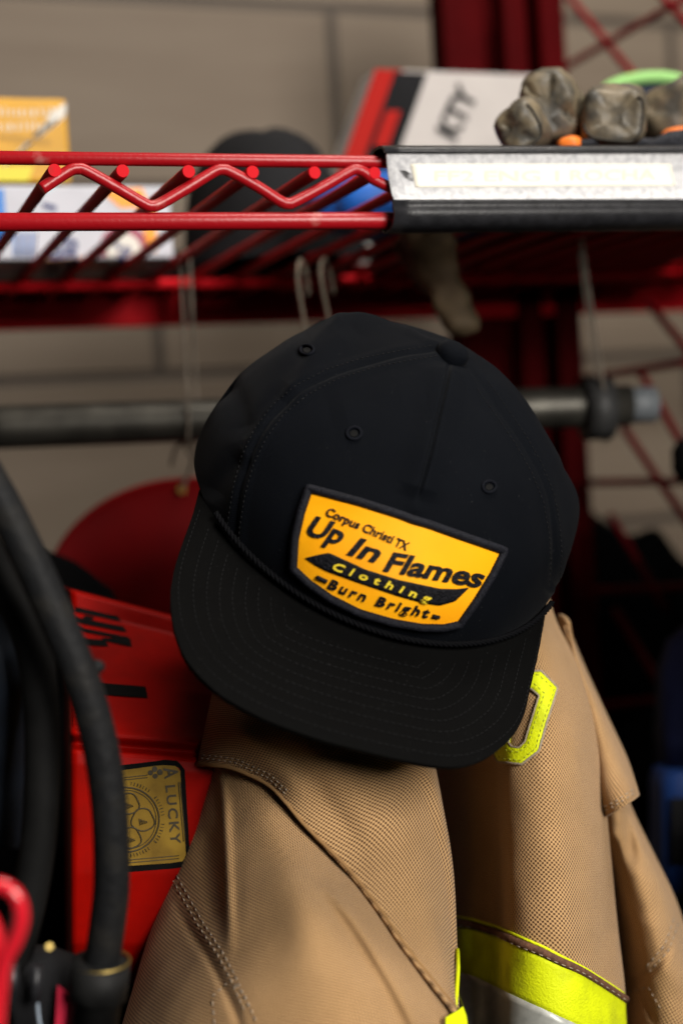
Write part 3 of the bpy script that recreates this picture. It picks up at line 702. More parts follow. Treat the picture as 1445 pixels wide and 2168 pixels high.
for cx_, cy_, r in [(302, 1734, 24), (272, 1700, 22), (276, 1772, 22)]:
    ln.append(tube_mesh(drape_line(ctr, [(cx_ + r * (1 + .12 * math.sin(3 * a)) * math.cos(a), cy_ + r * math.sin(a)) for a in np.linspace(0, 2 * math.pi, 33)[:-1]], 0.0011), 0.00035, 5, True))
    for k in range(6): ln.append(tube_mesh(drape_line(ctr, lin([(cx_ - 8 + 3 * k, cy_ - 2 + k), (cx_ - 6 + 3 * k, cy_ + 12 - k)], 4), 0.0011), 0.0002, 4))
for k in range(34):   # ring of tiny print outside the circle, too small to read
    a = -1.45 + 2.9 * k / 33
    if abs(a) < 0.1 or abs(abs(a) - 0.8) < 0.07: continue
    ln.append(tube_mesh(drape_line(ctr, [(cen[0] + r * math.cos(a + 0.01 * random.random()), cen[1] + r * math.sin(a)) for r in (73, 76.5, 80)], 0.0011), random.uniform(0.0001, 0.0003), 4))
V, f = merge(ln); mk('print_lines', V, f, dk, st)

# ------------------------------------------------------------------ turnout coat
KB = lambda y: 1.07 + 0 * y
KS = lambda y: np.interp(y, [1600, 2250], [1.07, 1.0])
coat = thing('turnout_coat', 'tan canvas firefighter coat with lime reflective tape hanging under the cap', 'coat', un(820, 2250, 0.62))
silver = mat('grey_thread', (0.27, 0.215, 0.16), 0.7); crease_dark = mat('brown_binding', (0.10, 0.045, 0.025), 0.8, var=0.3, scale=400, bump=0.5, bscale=900)
# back panel
brow = [
 [(940, 1100, .72), (1000, 1100, .70), (1060, 1100, .69), (1100, 1100, .69), (1130, 1100, .70), (1150, 1110, .73)],
 [(935, 1270, .70), (1000, 1270, .68), (1050, 1270, .67), (1095, 1270, .655), (1130, 1275, .655), (1166, 1285, .685), (1160, 1285, .72)],
 [(925, 1400, .69), (990, 1400, .665), (1045, 1400, .66), (1090, 1405, .637), (1160, 1405, .632), (1216, 1400, .668), (1205, 1400, .70)],
 [(915, 1530, .73), (985, 1530, .69), (1045, 1530, .662), (1085, 1540, .628), (1175, 1540, .620), (1254, 1530, .66), (1240, 1530, .69)],
 [(912, 1650, .74), (980, 1650, .69), (1046, 1650, .662), (1080, 1660, .622), (1180, 1660, .612), (1272, 1650, .655), (1258, 1650, .69)],
 [(925, 1800, .735), (985, 1800, .685), (1050, 1800, .662), (1085, 1800, .616), (1190, 1800, .606), (1287, 1800, .650), (1272, 1800, .69)],
 [(930, 1950, .72), (985, 1950, .672), (1052, 1950, .656), (1088, 1950, .612), (1200, 1950, .602), (1302, 1960, .645), (1288, 1960, .69)],
 [(935, 2100, .71), (985, 2100, .665), (1050, 2100, .65), (1090, 2100, .610), (1205, 2100, .600), (1318, 2110, .640), (1304, 2110, .69)],
 [(935, 2290, .685), (985, 2290, .642), (1045, 2290, .642), (1090, 2290, .610), (1205, 2290, .600), (1324, 2290, .640), (1308, 2290, .69)]]
brow = [cr(r, 7) for r in brow]
back = sheet('back_panel', brow, 110, 170, tan, coat, creases=[('ridge', [(1215, 1420), (1225, 1600), (1250, 1800), (1262, 2050)], 0.004, 26)], nz=(0.0022, 0.06), kd=KB, uvrot=0.06)
tb = bvh(back)
# letter patch on the back panel
lime = mat('lime_fabric', (0.62, 0.70, 0.006), 0.6, spec=0.15, scale=70, col2=(0.36, 0.40, 0.01), thresh=(0.45, 0.85), detail=9, bump=0.5, bscale=900)
silver_tape = mat('silver_tape', (0.40, 0.41, 0.38), 0.42, metal=0.25, var=0.12, scale=200)
O8 = [(1076, 1428), (1142, 1424), (1172, 1458), (1139, 1590), (1106, 1617), (1060, 1611), (1048, 1588), (1058, 1462)]
I8 = [(1092, 1462), (1126, 1458), (1141, 1474), (1114, 1572), (1101, 1585), (1086, 1583), (1080, 1574), (1084, 1474)]
O, I = lin(O8, 96, True), None
I = np.array(I8 + I8[:1], float); Oc = np.array(O8 + O8[:1], float)
V = []; nn = 96
for k in range(nn):
    t = k / nn * 8; i = int(t); u = t - i; a = Oc[i] * (1 - u) + Oc[i + 1] * u; b = I[i] * (1 - u) + I[i + 1] * u
    for j in range(6): V.append(drape(tb, a + (b - a) * j / 5, 0.0016)[0])
f = [(k * 6 + j, k * 6 + j + 1, ((k + 1) % nn) * 6 + j + 1, ((k + 1) % nn) * 6 + j) for k in range(nn) for j in range(5)]
letter = solid(mk('letter_patch', V, face_cam(V, f), lime, coat), 0.0012)
def offs(t): return [tuple(np.array(o) * (1 - t) + np.array(i_) * t) for o, i_ in zip(O8, I8)]
edge_pts = [drape(tb, q, 0.0014)[0] for q in lin(offs(-0.06), 120, True)]
tube('patch_edge', edge_pts, 0.0006, silver, letter, 6, True)
tube('patch_edge', [drape(tb, q, 0.0014)[0] for q in lin(offs(1.03), 100, True)], 0.0005, silver, letter, 6, True)
stitches('stitching', tb, [offs(t) + offs(t)[:1] for t in (0.18, 0.72)], mat('olive_thread', (0.30, 0.33, 0.03), 0.7), letter, 7, 4, 0.0002, 0.0018)
# reflective tape
T0 = [(940, 1958), (1000, 1966), (1055, 1982), (1150, 2024), (1240, 2074), (1290, 2106), (1316, 2124)]
T1 = [(940, 2052), (1000, 2066), (1060, 2092), (1150, 2134), (1235, 2180), (1290, 2212), (1320, 2232)]
T2 = [(940, 2180), (1000, 2198), (1060, 2222), (1150, 2264), (1235, 2300), (1290, 2320), (1318, 2330)]
def strip_obj(name, a, b, m, parent, off, nv=10, th=0.0008):
    V, f = drape_strip(tb, a, b, 90, nv, off); return solid(mk(name, V, f, m, parent), th)
tp = strip_obj('reflective_tape', T0, T1, lime, coat, 0.0020)
strip_obj('silver_stripe', [(x, y - 2) for x, y in T1], T2, silver_tape, tp, 0.0024)
bind = tube('tape_binding', drape_line(tb, lin([(x, y - 9) for x, y in T0], 80), 0.0018), 0.0019, crease_dark, tp, 8)
tube('tape_piping', drape_line(tb, lin([(x, y - 20) for x, y in T0], 80), 0.0009), 0.0007, lime, tp, 6)
stitches('stitching', tb, [[(x, y - 4) for x, y in T0]], silver, tp, 9, 5, 0.00028, 0.0034)

# left shoulder: lower sleeve and the cape lying over it
srow = [
 [(430, 1560, .650), (470, 1570, .615), (540, 1600, .598), (640, 1640, .592), (760, 1720, .595), (860, 1800, .61)],
 [(418, 1635, .650), (462, 1650, .612), (540, 1690, .590), (640, 1750, .584), (770, 1830, .588), (880, 1900, .60)],
 [(395, 1730, .648), (445, 1745, .612), (530, 1780, .584), (650, 1830, .572), (790, 1900, .580), (900, 1980, .59)],
 [(354, 1862, .645), (425, 1875, .608), (530, 1890, .572), (670, 1920, .556), (840, 1990, .574), (930, 2050, .59)],
 [(315, 1990, .638), (395, 2000, .598), (530, 2010, .560), (700, 2020, .545), (870, 2060, .568), (955, 2110, .585)],
 [(286, 2090, .630), (375, 2100, .583), (530, 2110, .548), (720, 2110, .536), (890, 2130, .562), (972, 2160, .58)],
 [(255, 2200, .620), (355, 2210, .572), (530, 2220, .540), (740, 2220, .530), (905, 2220, .558), (985, 2230, .575)],
 [(225, 2330, .610), (330, 2340, .565), (530, 2340, .535), (750, 2340, .528), (920, 2340, .555), (1000, 2340, .57)]]
srow = [np.vstack([[r[0][0] + 14, r[0][1], r[0][2] + .05], r]) for r in srow]
fold2 = [(660, 1862), (700, 1905), (750, 1970), (800, 2050), (835, 2110), (875, 2190), (900, 2260)]
seam = [(345, 1866), (400, 1965), (440, 2025), (468, 2078), (500, 2150), (520, 2230)]
sleeve = sheet('sleeve', srow, 170, 190, tan, coat, creases=[('step', fold2, 0.009, 5), ('ridge', seam, -0.0035, 9), ('ridge', [(500, 1640), (570, 1740), (620, 1850), (650, 1980), (660, 2100)], 0.004, 50), ('ridge', [(462, 1600), (474, 1700), (480, 1820), (484, 1930), (486, 2050)], 0.0042, 12), ('ridge', [(430, 1700), (440, 1800), (450, 1900), (462, 2010)], -0.004, 22), ('ridge', [(760, 1850), (830, 1930), (900, 2030)], -0.004, 22)], nz=(0.0014, 0.06), kd=KS, uvrot=0.7)
ts = bvh(sleeve)
stitches('stitching', ts, [[(x + dx, y + dy) for x, y in seam[:5]] for dx, dy in ((20, -6), (30, -12))], silver, sleeve, 10, 5, 0.0003, 0.0003)
stitches('stitching', ts, [[(450, 2110), (490, 2075), (520, 2110), (545, 2168)], [(455, 2168), (450, 2110)]], silver, sleeve, 10, 5, 0.0003, 0.0003)
hem = [(416, 1622), (450, 1624), (490, 1630), (560, 1662), (600, 1700), (640, 1748), (690, 1798), (740, 1850), (800, 1926), (855, 2004), (915, 2080), (966, 2140)]
hd = [.628, .606, .594, .580, .571, .565, .560, .556, .553, .553, .556, .562]
hd = [d if k < 2 else (np.linalg.norm((drape(ts, q)[0] - C) / np.linalg.norm(ray(*q))) / float(KS(q[1])) - c_) for k, (q, d, c_) in enumerate(zip(hem, hd, [0, 0, .0055, .006, .006, .0055, .0048, .0048, .006, .008, .009, .009]))]
hd[0] -= .012; hd[1] -= .010; hd[2] -= .003
hd = [hd[0]] + [(a + 2 * b + c) / 4 for a, b, c in zip(hd, hd[1:], hd[2:])] + [hd[-1]]
bnd = [(455, 1440), (500, 1455), (560, 1480), (640, 1510), (720, 1540), (800, 1565), (870, 1590), (915, 1622), (942, 1732), (960, 1850), (967, 2000), (970, 2140)]
bd = [.628, .603, .588, .583, .585, .592, .602, .615, .618, .618, .612, .602]
rowH = [(x, y, d) for (x, y), d in zip(hem, hd)]; rowB = [(x, y, d) for (x, y), d in zip(bnd, bd)]
def mixr(t, lift): return [(a[0] * (1 - t) + b[0] * t, a[1] * (1 - t) + b[1] * t, a[2] * (1 - t) + b[2] * t - lift) for a, b in zip(rowH, rowB)]
rowT = [(x - 25, y + (0 if k > 7 else -130), d + .055) for k, (x, y, d) in enumerate(rowB)]
cape = sheet('shoulder_cape', [rowH, mixr(.12, .0025), mixr(.5, .010), mixr(.82, .007), rowB, rowT], 190, 110, tan, coat, thick=0.0022,
             creases=[('ridge', [(470, 1480), (520, 1560), (600, 1640), (680, 1700)], 0.003, 28), ('ridge', [(560, 1560), (650, 1640), (720, 1740), (800, 1850)], -0.0035, 30)], nz=(0.0014, 0.06), kd=KS, uvrot=0.75)
tcp = bvh(cape)
off_hem = [(x + 8, y - 16) for x, y in hem]
stitches('stitching', tcp, [off_hem[:5], [(x + 4, y - 7) for x, y in off_hem[:5]]], silver, cape, 8, 4, 0.0003, 0.0003)
tube('hem_roll', drape_line(tcp, cr([(x + 2.5, y - 4) for x, y in hem], 60), 0.0), np.linspace(0.0011, 0.0006, 60), mat('tan_binding', (0.27, 0.155, 0.066), 0.9, spec=0.05), cape, 10)
# little lime tab end at the lower middle
V, f = drape_strip(ts, [(925, 2160), (968, 2138)], [(925, 2200), (975, 2200)], 10, 4, 0.004); mk('tape_end', V, f, lime, coat)
tube('tape_end_piping', [un(962, 2140, .585), un(966, 2100, .595), un(969, 2050, .605), un(968, 2010, .615)], 0.0009, lime, coat, 6)

# right sleeve with its cape
c2 = [
 [(1240, 1660, .70), (1280, 1670, .68), (1312, 1675, .682), (1322, 1675, .71)],
 [(1255, 1730, .70), (1294, 1735, .674), (1334, 1735, .676), (1348, 1735, .71)],
 [(1265, 1800, .70), (1316, 1800, .664), (1362, 1800, .668), (1380, 1800, .71)],
 [(1275, 1900, .70), (1345, 1900, .652), (1405, 1900, .66), (1428, 1900, .71)],
 [(1285, 2000, .70), (1370, 2000, .648), (1430, 2000, .655), (1460, 2000, .71)],
 [(1295, 2100, .70), (1385, 2100, .648), (1460, 2100, .655), (1490, 2100, .71)],
 [(1300, 2280, .70), (1395, 2280, .648), (1490, 2280, .655), (1520, 2280, .71)]]
rs = sheet('sleeve', c2, 80, 120, tan, coat, creases=[('ridge', [(1330, 1690), (1330, 1760), (1345, 1850)], -0.006, 14), ('ridge', [(1300, 1740), (1285, 1790), (1290, 1850)], 0.005, 12), ('ridge', [(1445, 1950), (1400, 2030), (1350, 2075), (1310, 2090)], -0.004, 10), ('ridge', [(1345, 2080), (1370, 2130), (1390, 2180)], -0.004, 8)], nz=(0.0025, 0.04), kd=KB, uvrot=-0.3)
trs = bvh(rs)
stitches('stitching', trs, [[(1424, 1945), (1405, 2000), (1362, 2052)], [(1434, 1955), (1414, 2010), (1368, 2064)], [(1330, 2100), (1372, 2090), (1400, 2140)]], silver, rs, 9, 5, 0.0003, 0.0003)
c1 = [
 [(1180, 1300, .715), (1195, 1310, .70), (1205, 1330, .70), (1212, 1350, .735)],
 [(1190, 1400, .71), (1212, 1405, .685), (1232, 1415, .685), (1244, 1425, .72)],
 [(1205, 1500, .70), (1240, 1500, .670), (1270, 1505, .672), (1284, 1512, .71)],
 [(1225, 1610, .69), (1268, 1605, .658), (1306, 1602, .662), (1325, 1600, .70)],
 [(1252, 1700, .668), (1290, 1692, .640), (1330, 1672, .642), (1346, 1660, .668)],
 [(1262, 1738, .664), (1300, 1718, .638), (1338, 1696, .640), (1353, 1684, .664)]]
rc = sheet('shoulder_cape', c1, 60, 90, tan, coat, thick=0.0022, nz=(0.0018, 0.04), kd=KB, uvrot=-0.45)
trc = bvh(rc)
stitches('stitching', trc, [[(1268, 1722), (1300, 1706), (1345, 1676)], [(1266, 1714), (1300, 1698), (1343, 1668)]], silver, rc, 8, 4, 0.0003, 0.0003)

# ------------------------------------------------------------------ the cap
P0 = [0.8047, 1.0482, 0.6439, 0.4337, 0.573, 0.161, 0.0875, 0.1007, 0.0817, 0.0768, 1.1091, 0.8591, 0.9696]
SC = 1.07
P0[2] *= SC
for _k in (6, 7, 8, 9): P0[_k] *= SC
def Rm(r, p, y):
    cr_, sr, cp, sp, cy, sy = math.cos(r), math.sin(r), math.cos(p), math.sin(p), math.cos(y), math.sin(y)
    return np.array([[cr_, 0, sr], [0, 1, 0], [-sr, 0, cr_]]) @ np.array([[1, 0, 0], [0, cp, -sp], [0, sp, cp]]) @ np.array([[cy, -sy, 0], [sy, cy, 0], [0, 0, 1]])
BW = np.array([RGT, FWD, UP]).T
CR = BW @ Rm(*P0[3:6]); CO = un(P0[0] * 1000, P0[1] * 1000, P0[2])
def crown_l(phi, th):
    a, bf, bb, H, e1, e2 = P0[6:12]; c_, s_ = np.cos(th), np.sin(th); b = np.where(np.cos(phi) > 0, bf, bb); r = np.abs(c_) ** e1
    return np.stack([a * r * np.sin(phi), -b * r * np.cos(phi), H * np.abs(s_) ** e2], -1)
def toW(L): return CO + L @ CR.T
capt = thing('snapback_cap', 'black rope cap with a yellow and orange embroidered front patch, hung on the coat', 'cap', CO)
NP, NT = 900, 180
ph = np.linspace(-math.pi, math.pi, NP + 1)[:-1]; th = np.linspace(-0.02, math.pi / 2 - 0.012, NT)
PHI, THE = np.meshgrid(ph, th)
PHI, THE = PHI.ravel(), THE.ravel()
Lc = crown_l(PHI, np.maximum(THE, 0)); Lc[:, 2] += np.minimum(THE, 0) * 0.05
Wc = toW(Lc)
# small corrections where the real, soft crown leaves the smooth form (photo px: from -> to)
fix = [((432, 843), (440, 850), .022), ((466, 776), (471, 785), .022), ((556, 708), (562, 722), .025), ((850, 670), (850, 671), .02), ((1146, 866), (1130, 882), .025), ((1206, 978), (1196, 986), .025), ((1216, 1066), (1230, 1062), .022), ((735, 683), (737, 658), .014), ((700, 690), (694, 676), .012), ((780, 676), (790, 672), .012)]
disp = np.zeros_like(Wc); pj = prj(Wc); nor = Wc - toW(np.array([0, 0, 0.02])); 
front = ((C - Wc) * nor).sum(1)
for a, b, sg in fix:
    dd_ = np.hypot(pj[:, 0] - a[0], pj[:, 1] - a[1]); k = int(np.argmin(dd_ + (THE < 0.05) * 50)); dep = np.linalg.norm(Wc[k] - C)
    vec = (RGT * (b[0] - a[0]) - UP * (b[1] - a[1])) / F * dep
    disp += vec * np.exp(-(np.linalg.norm(Wc - Wc[k], axis=1) / sg) ** 2)[:, None]
Wc = Wc + disp
# creases and seams
Lift = np.zeros(len(Wc)); pj = prj(Wc)
c_seam = [(948, 772), (932, 850), (916, 920), (899, 990), (880, 1057)]
s, par = sdist(pj, cr(c_seam, 30)); vis = front > 0
fd = np.clip((1 - par) * 10, 0, 1) * np.clip(par * 12 + .2, 0, 1) * vis
Lift += (-0.0024 * np.exp(-(s / 4.5) ** 2) + 0.0036 * np.exp(-(s / 38) ** 2)) * fd
Lift += vis * (0.0016 * np.exp(-((pj[:, 0] - 882) ** 2 + (pj[:, 1] - 1075) ** 2) / 20 ** 2))
LS = [(925, 742), (860, 752), (780, 768), (705, 792), (640, 826), (590, 868), (552, 920), (526, 975), (508, 1040), (497, 1110), (493, 1160)]
RS = [(985, 768), (1020, 815), (1060, 872), (1100, 930), (1135, 992), (1160, 1055), (1172, 1120), (1176, 1180), (1172, 1240)]
for line in (LS, RS):
    s, par = sdist(pj, cr(line, 40)); Lift += vis * (-0.0009 * np.exp(-(s / 5) ** 2) + 0.0007 * np.exp(-((np.abs(s) - 14) / 9) ** 2))
# soft wrinkles
for line, h, wd in [([(600, 850), (640, 800), (700, 730), (745, 690)], 0.0022, 24), ([(470, 800), (500, 860), (520, 930)], -0.002, 30), ([(1000, 770), (1080, 850), (1150, 940), (1195, 1020)], 0.0018, 18), ([(520, 960), (470, 1010), (440, 1060)], -0.0018, 24), ([(700, 880), (780, 860), (900, 850)], 0.0012, 50), ([(735, 655), (690, 700), (640, 760)], 0.002, 18), ([(830, 676), (905, 725), (940, 750)], 0.0016, 10)]:
    s, par = sdist(pj, cr(line, 30)); Lift += vis * h * np.exp(-(s / wd) ** 2) * np.clip(np.minimum(par, 1 - par) * 5, 0, 1)
nn_ = nor / np.linalg.norm(nor, axis=1)[:, None]
for i in range(len(Wc)): Lift[i] += 0.0016 * noise.fractal(Vector(Lc[i] / 0.045), 0.6, 2, 2)
Wc = Wc + nn_ * Lift[:, None]
f = grid_faces(NT, NP, True); f.append(tuple((NT - 1) * NP + k for k in range(NP - 1, -1, -1)))
q = f[NT // 3 * NP]; nq = np.cross(Wc[q[1]] - Wc[q[0]], Wc[q[2]] - Wc[q[0]])
if nq @ nn_[q[0]] < 0: f = [tuple(reversed(x)) for x in f]
crown = mk('crown', Wc, f, black_twill, capt); tc_ = bvh(crown); solid(crown, 0.0008)
thread = mat('cap_thread', (0.0085, 0.0085, 0.009), 0.7, spec=0.06)
for _L, _o in ((LS, (-14, -10)), (LS, (10, 10)), (RS[1:], (12, -8)), (RS[1:], (-11, 8))):
    stitches('seam_stitching', tc_, [[(x + _o[0], y + _o[1]) for x, y in _L]], thread, crown, 7, 4, 0.00022, 0.0001)
eyelet_m = mat('eyelet_thread', (0.0032, 0.0038, 0.006), 0.8, spec=0.06)
for k, (x, y, rx_, ry_) in enumerate([(749, 918, 15, 13), (1034, 1031, 14, 12), (650, 742, 14, 10)]):
    n0 = drape(tc_, (x, y), 0)[1]
    ring = [drape(tc_, (x + rx_ * math.cos(a), y + ry_ * math.sin(a)), 0.0003)[0] for a in np.linspace(0, 2 * math.pi, 25)[:-1]]
    ey = tube('eyelet', ring, 0.0008, eyelet_m, capt, 8, True)
    cpt = drape(tc_, (x, y), 0.0002)[0]; hole = [cpt * .45 + p * .55 for p in ring]
    mk('hole', hole, [tuple(range(24))], mat('hole_dark', (0.001, 0.001, 0.001), 1.0), ey)
# button
bp_, bn = drape(tc_, (955, 754), 0.0); up_l = CR[:, 2]; bn = nrm(up_l + 0.1 * bn); t1 = nrm(np.cross(bn, FWD)); t2 = np.cross(bn, t1)
V = []
for r, z in [(0.0074, -0.003), (0.0078, 0.0005), (0.0076, 0.0026), (0.0064, 0.0046), (0.0042, 0.0058), (0.0018, 0.0063), (0.0001, 0.0064)]:
    for k in range(28): a = 2 * math.pi * k / 28; V.append(bp_ + bn * z + (t1 * math.cos(a) + t2 * math.sin(a)) * r)
mk('button', V, face_cam(V, grid_faces(7, 28, True)), black_twill, capt)
# brim
BO = [(-79, -40), (-78.5, -56), (-79, -76), (-79, -92), (-77.5, -106), (-74, -119), (-70, -128), (-64, -137), (-56, -144), (-46, -149), (-31, -152.5), (-14, -153.5), (4, -152.5), (23, -150), (36, -147.5), (46, -143.5), (55, -136.5), (62, -128), (68, -118), (72.5, -105), (75, -90), (77.5, -75), (80, -58), (82.5, -38)]
k5 = math.tan(math.radians(5))
def brim_z(x, y): return k5 * y - 0.15 * (x ** 2 - 0.004)
outer = cr(np.array(BO) / 1000 * SC, 200)
phr = np.linspace(math.radians(-64.5), math.radians(70), 200)
rootl = crown_l(phr, phr * 0)[:, :2] * 0.985
zo = np.array([brim_z(x, y) for x, y in outer])
def brim_at(x, y, t, k): return zo[k] * (1 - t) + (0.0012) * t
V = []; nb_ = 44
for i in range(nb_):
    t = i / (nb_ - 1)
    for k in range(200):
        x, y = outer[k] * (1 - t) + rootl[k] * t; z = brim_at(x, y, t, k)
        V.append(toW(np.array([x, y, z + 0.0004 * noise.noise(Vector((x * 60, y * 60, 1)))])))
brim = mk('brim', V, face_cam(V, grid_faces(nb_, 200)), brim_twill, capt); tbr = bvh(brim)
sd = solid(brim, 0.0024); bv = brim.modifiers.new('edge', 'BEVEL'); bv.width = 0.0008; bv.segments = 2; bv.limit_method = 'ANGLE'
# rows of brim stitching, parallel to the edge
ps = []
a_, bf_ = P0[6], P0[7]
for row, off in enumerate((0.0022, 0.0085, 0.0142, 0.0198, 0.0254, 0.031, 0.0366, 0.0422, 0.048)):
    tg = np.gradient(outer, axis=0); tg /= np.linalg.norm(tg, axis=1)[:, None]; nrm_ = np.stack([-tg[:, 1], tg[:, 0]], 1)
    if nrm_[100][1] < 0: nrm_ = -nrm_
    P = outer + nrm_ * off
    ok = (P[:, 0] / a_) ** 2 + (P[:, 1] / bf_) ** 2 > 1.06
    ok &= np.abs(P[:, 0]) < 0.089 - off * 0.95
    P = P[ok]
    if len(P) < 6: continue
    L = np.linalg.norm(np.diff(P, axis=0), axis=1).sum(); m_ = int(L / 0.0030); Pf = lin(P, m_ * 3 + 1)
    for i in range(m_):
        q = [drape(tbr, prj(toW(np.array([x, y, brim_z(x, y) + 0.004])))[0], 0.00012)[0] for x, y in Pf[i * 3:i * 3 + 3]]; ps.append(tube_mesh(q, 0.00021, 4))
V, f = merge(ps); mk('brim_stitching', V, f, thread, brim)
# braided rope over the brim root
rp = cr([(512, 1164), (560, 1217), (604, 1262), (650, 1296), (702, 1322), (760, 1342), (820, 1356), (890, 1364), (950, 1365), (1050, 1347), (1110, 1326), (1152, 1304)], 150)
cen_ = np.array([drape(tc_, q, 0.0016)[0] if drape(tc_, q)[0] is not None else q for q in rp])
phq = np.linspace(math.radians(-52), math.radians(66), 260); lq = crown_l(phq, phq * 0 + 0.02); lq[:, :2] *= 1.018; cen_ = toW(lq + np.array([0, 0, 0.0016]))
ps = []
for s_i in range(3):
    tw = []
    for i, p_ in enumerate(cen_):
        tg = nrm(cen_[min(i + 1, 259)] - cen_[max(i - 1, 0)]); n1 = nrm(np.cross(tg, CR[:, 2])); n2 = np.cross(tg, n1); a = i / 260 * 2 * math.pi * 26 + s_i * 2 * math.pi / 3
        tw.append(p_ + (n1 * math.cos(a) + n2 * math.sin(a)) * 0.0007)
    ps.append(tube_mesh(tw, 0.0008, 6))
V, f = merge(ps); mk('rope', V, f, mat('rope_cord', (0.0022, 0.0023, 0.003), 0.8, spec=0.06), capt)
# patch
orange_sat = mat('golden_twill', (0.90, 0.40, 0.004), 0.5, spec=0.12, col2=(0.89, 0.31, 0.003), thresh=(0.35, 0.7), scale=16, bump=0.35, bscale=1200)
PT = [(656, 1036), (760, 1064), (860, 1096), (960, 1130), (1062, 1166)]
PR = [(1062, 1166), (1038, 1214), (1005, 1268), (968, 1320)]
PBt = [(624, 1202), (655, 1232), (700, 1264), (760, 1294), (830, 1314), (890, 1324), (935, 1325), (968, 1318)]
PL = [(656, 1036), (640, 1085), (628, 1140), (624, 1202)]
nu, nv = 70, 44
tp_, bt_, lf_, rt_ = lin(PT, nu), lin(PBt, nu), lin(PL, nv), lin(PR, nv)
V = []; UVp = []
for j in range(nv):
    v_ = j / (nv - 1)
    for i in range(nu):
        u_ = i / (nu - 1)
        q = (1 - v_) * tp_[i] + v_ * bt_[i] + (1 - u_) * lf_[j] + u_ * rt_[j] - ((1 - u_) * (1 - v_) * tp_[0] + u_ * (1 - v_) * tp_[-1] + (1 - u_) * v_ * bt_[0] + u_ * v_ * bt_[-1])
        V.append(drape(tc_, q, 0.0012)[0]); UVp.append((u_ * 0.09, v_ * 0.05))
patch = mk('patch', V, face_cam(V, grid_faces(nv, nu)), orange_sat, capt, True, UVp); solid(patch, 0.0009)
nt = orange_sat.node_tree; wv = nt.nodes.new('ShaderNodeTexWave'); wv.inputs['Scale'].default_value = 700; wv.bands_direction = 'Y'; wv.inputs['Distortion'].default_value = 0.6
uvn = nt.nodes.new('ShaderNodeUVMap'); nt.links.new(uvn.outputs[0], wv.inputs['Vector']); bpn = [n for n in nt.nodes if n.type == 'BUMP'][0]; nt.links.new(wv.outputs['Fac'], bpn.inputs['Height']); bpn.inputs['Distance'].default_value = 0.0002
tpa = bvh(patch)
outl = np.vstack([tp_[:-1], rt_[:-1], bt_[::-1][:-1], lf_[::-1][:-1]])
outl = lin(outl, 420, True)
ring = np.array([drape(tc_, q, 0.0016)[0] for q in outl]); 
rr = 0.0019 + 0.00012 * np.sin(np.arange(420) * 2.4)
tube('border', ring, rr, black_thread, patch, 10, True)
emb = mat('black_embroidery', (0.005, 0.005, 0.007), 0.55, spec=0.15, bump=0.8, bscale=900, scale=500, var=0.4); yth = mat('yellow_embroidery', (0.80, 0.60, 0.03), 0.5, bump=0.6, bscale=900)
def pl(txt, p0, p1, cap, m=emb, **k): return lettering('lettering', tpa, txt, p0, p1, cap, m, patch, **{**dict(off=0.0001, thick=0.0008), **k})
pl('Corpus Christi', (689, 1091), (829, 1151), 19, shear=0.12, bold=0.016)
pl('TX', (834, 1155), (860, 1166), 19, shear=0.1, bold=0.016)
pl('Up', (650, 1131), (722, 1154), 44, shear=0.28, bold=0.028)
pl('In', (734, 1172), (800, 1192), 42, shear=0.28, bold=0.028)
pl('Flames', (810, 1207), (1020, 1244), 43, shear=0.28, bold=0.028)
V, f = drape_strip(tpa, [(647, 1181), (670, 1175), (696, 1170), (740, 1190), (775, 1206), (842, 1227), (930, 1246), (967, 1247), (989, 1244)], [(648, 1182), (668, 1196), (690, 1208), (756, 1232), (842, 1261), (900, 1277), (930, 1281), (962, 1272), (990, 1245)], 60, 8, 0.0006)
solid(mk('banner', V, f, emb, patch), 0.0006)
pl('Clothing', (704, 1204), (908, 1274), 16, m=yth, shear=0.2, bold=0.02, space=1.75, off=0.0008, thick=0.0006)
pl('Burn Bright', (693, 1243), (905, 1307), 21, shear=0.22, bold=0.02, space=1.3, sag=6)
for a, b in [((671, 1221), (693, 1231)), ((914, 1303), (928, 1306))]:
    tube('lettering', drape_line(tpa, lin([a, b], 6), 0.0006), 0.0009, emb, patch, 8)

# ------------------------------------------------------------------ left edge: hoses, garment, carabiner
hose_m = mat('grey_rubber_hose', (0.007, 0.0073, 0.008), 0.6, spec=0.12, col2=(0.014, 0.013, 0.0115), thresh=(0.5, 0.75), detail=9, scale=90, bump=0.6, bscale=320)
hs = thing('rubber_hose', 'thick grey rubber hose curving down past the red case into a black coupling', 'hose', un(220, 2050, 0.5))
hp = [(-95, 880), (-52, 965), (5, 1065), (62, 1180), (112, 1290), (155, 1390), (190, 1490), (215, 1590), (230, 1690), (236, 1790), (236, 1880), (226, 1970), (212, 2060)]
hdep = np.linspace(0.50, 0.52, len(hp)); HP = cr([un(x, y, d) for (x, y), d in zip(hp, hdep)], 90)
tube('hose', HP, 0.0066, hose_m, hs, 24)
nbp = un(212, 1412, 0.513); lumpv, lf2 = loft([(nbp - RGT * 0.002, UP * 0.003, FWD * 0.003), (nbp, UP * 0.0026, FWD * 0.003), (nbp + RGT * 0.0012, UP * 0.0016, FWD * 0.002), (nbp + RGT * 0.0018, UP * 0.0006, FWD * 0.0008)], 14, 1.0); mk('nub', lumpv, lf2, hose_m, hs)
ca, cb = un(216, 2035, 0.519), un(196, 2180, 0.522)
cpl = lin([ca, cb], 7); tube('coupling', [cpl[0], cpl[0] * .98 + cpl[1] * .02, cpl[2], cpl[3], cpl[3] * .9 + cpl[4] * .1, cpl[6]], [0.0085, 0.0105, 0.0108, 0.0108, 0.0092, 0.0092], mat('dull_coupling', (0.008, 0.008, 0.008), 0.6, spec=0.12, var=0.4, scale=80), hs, 28)
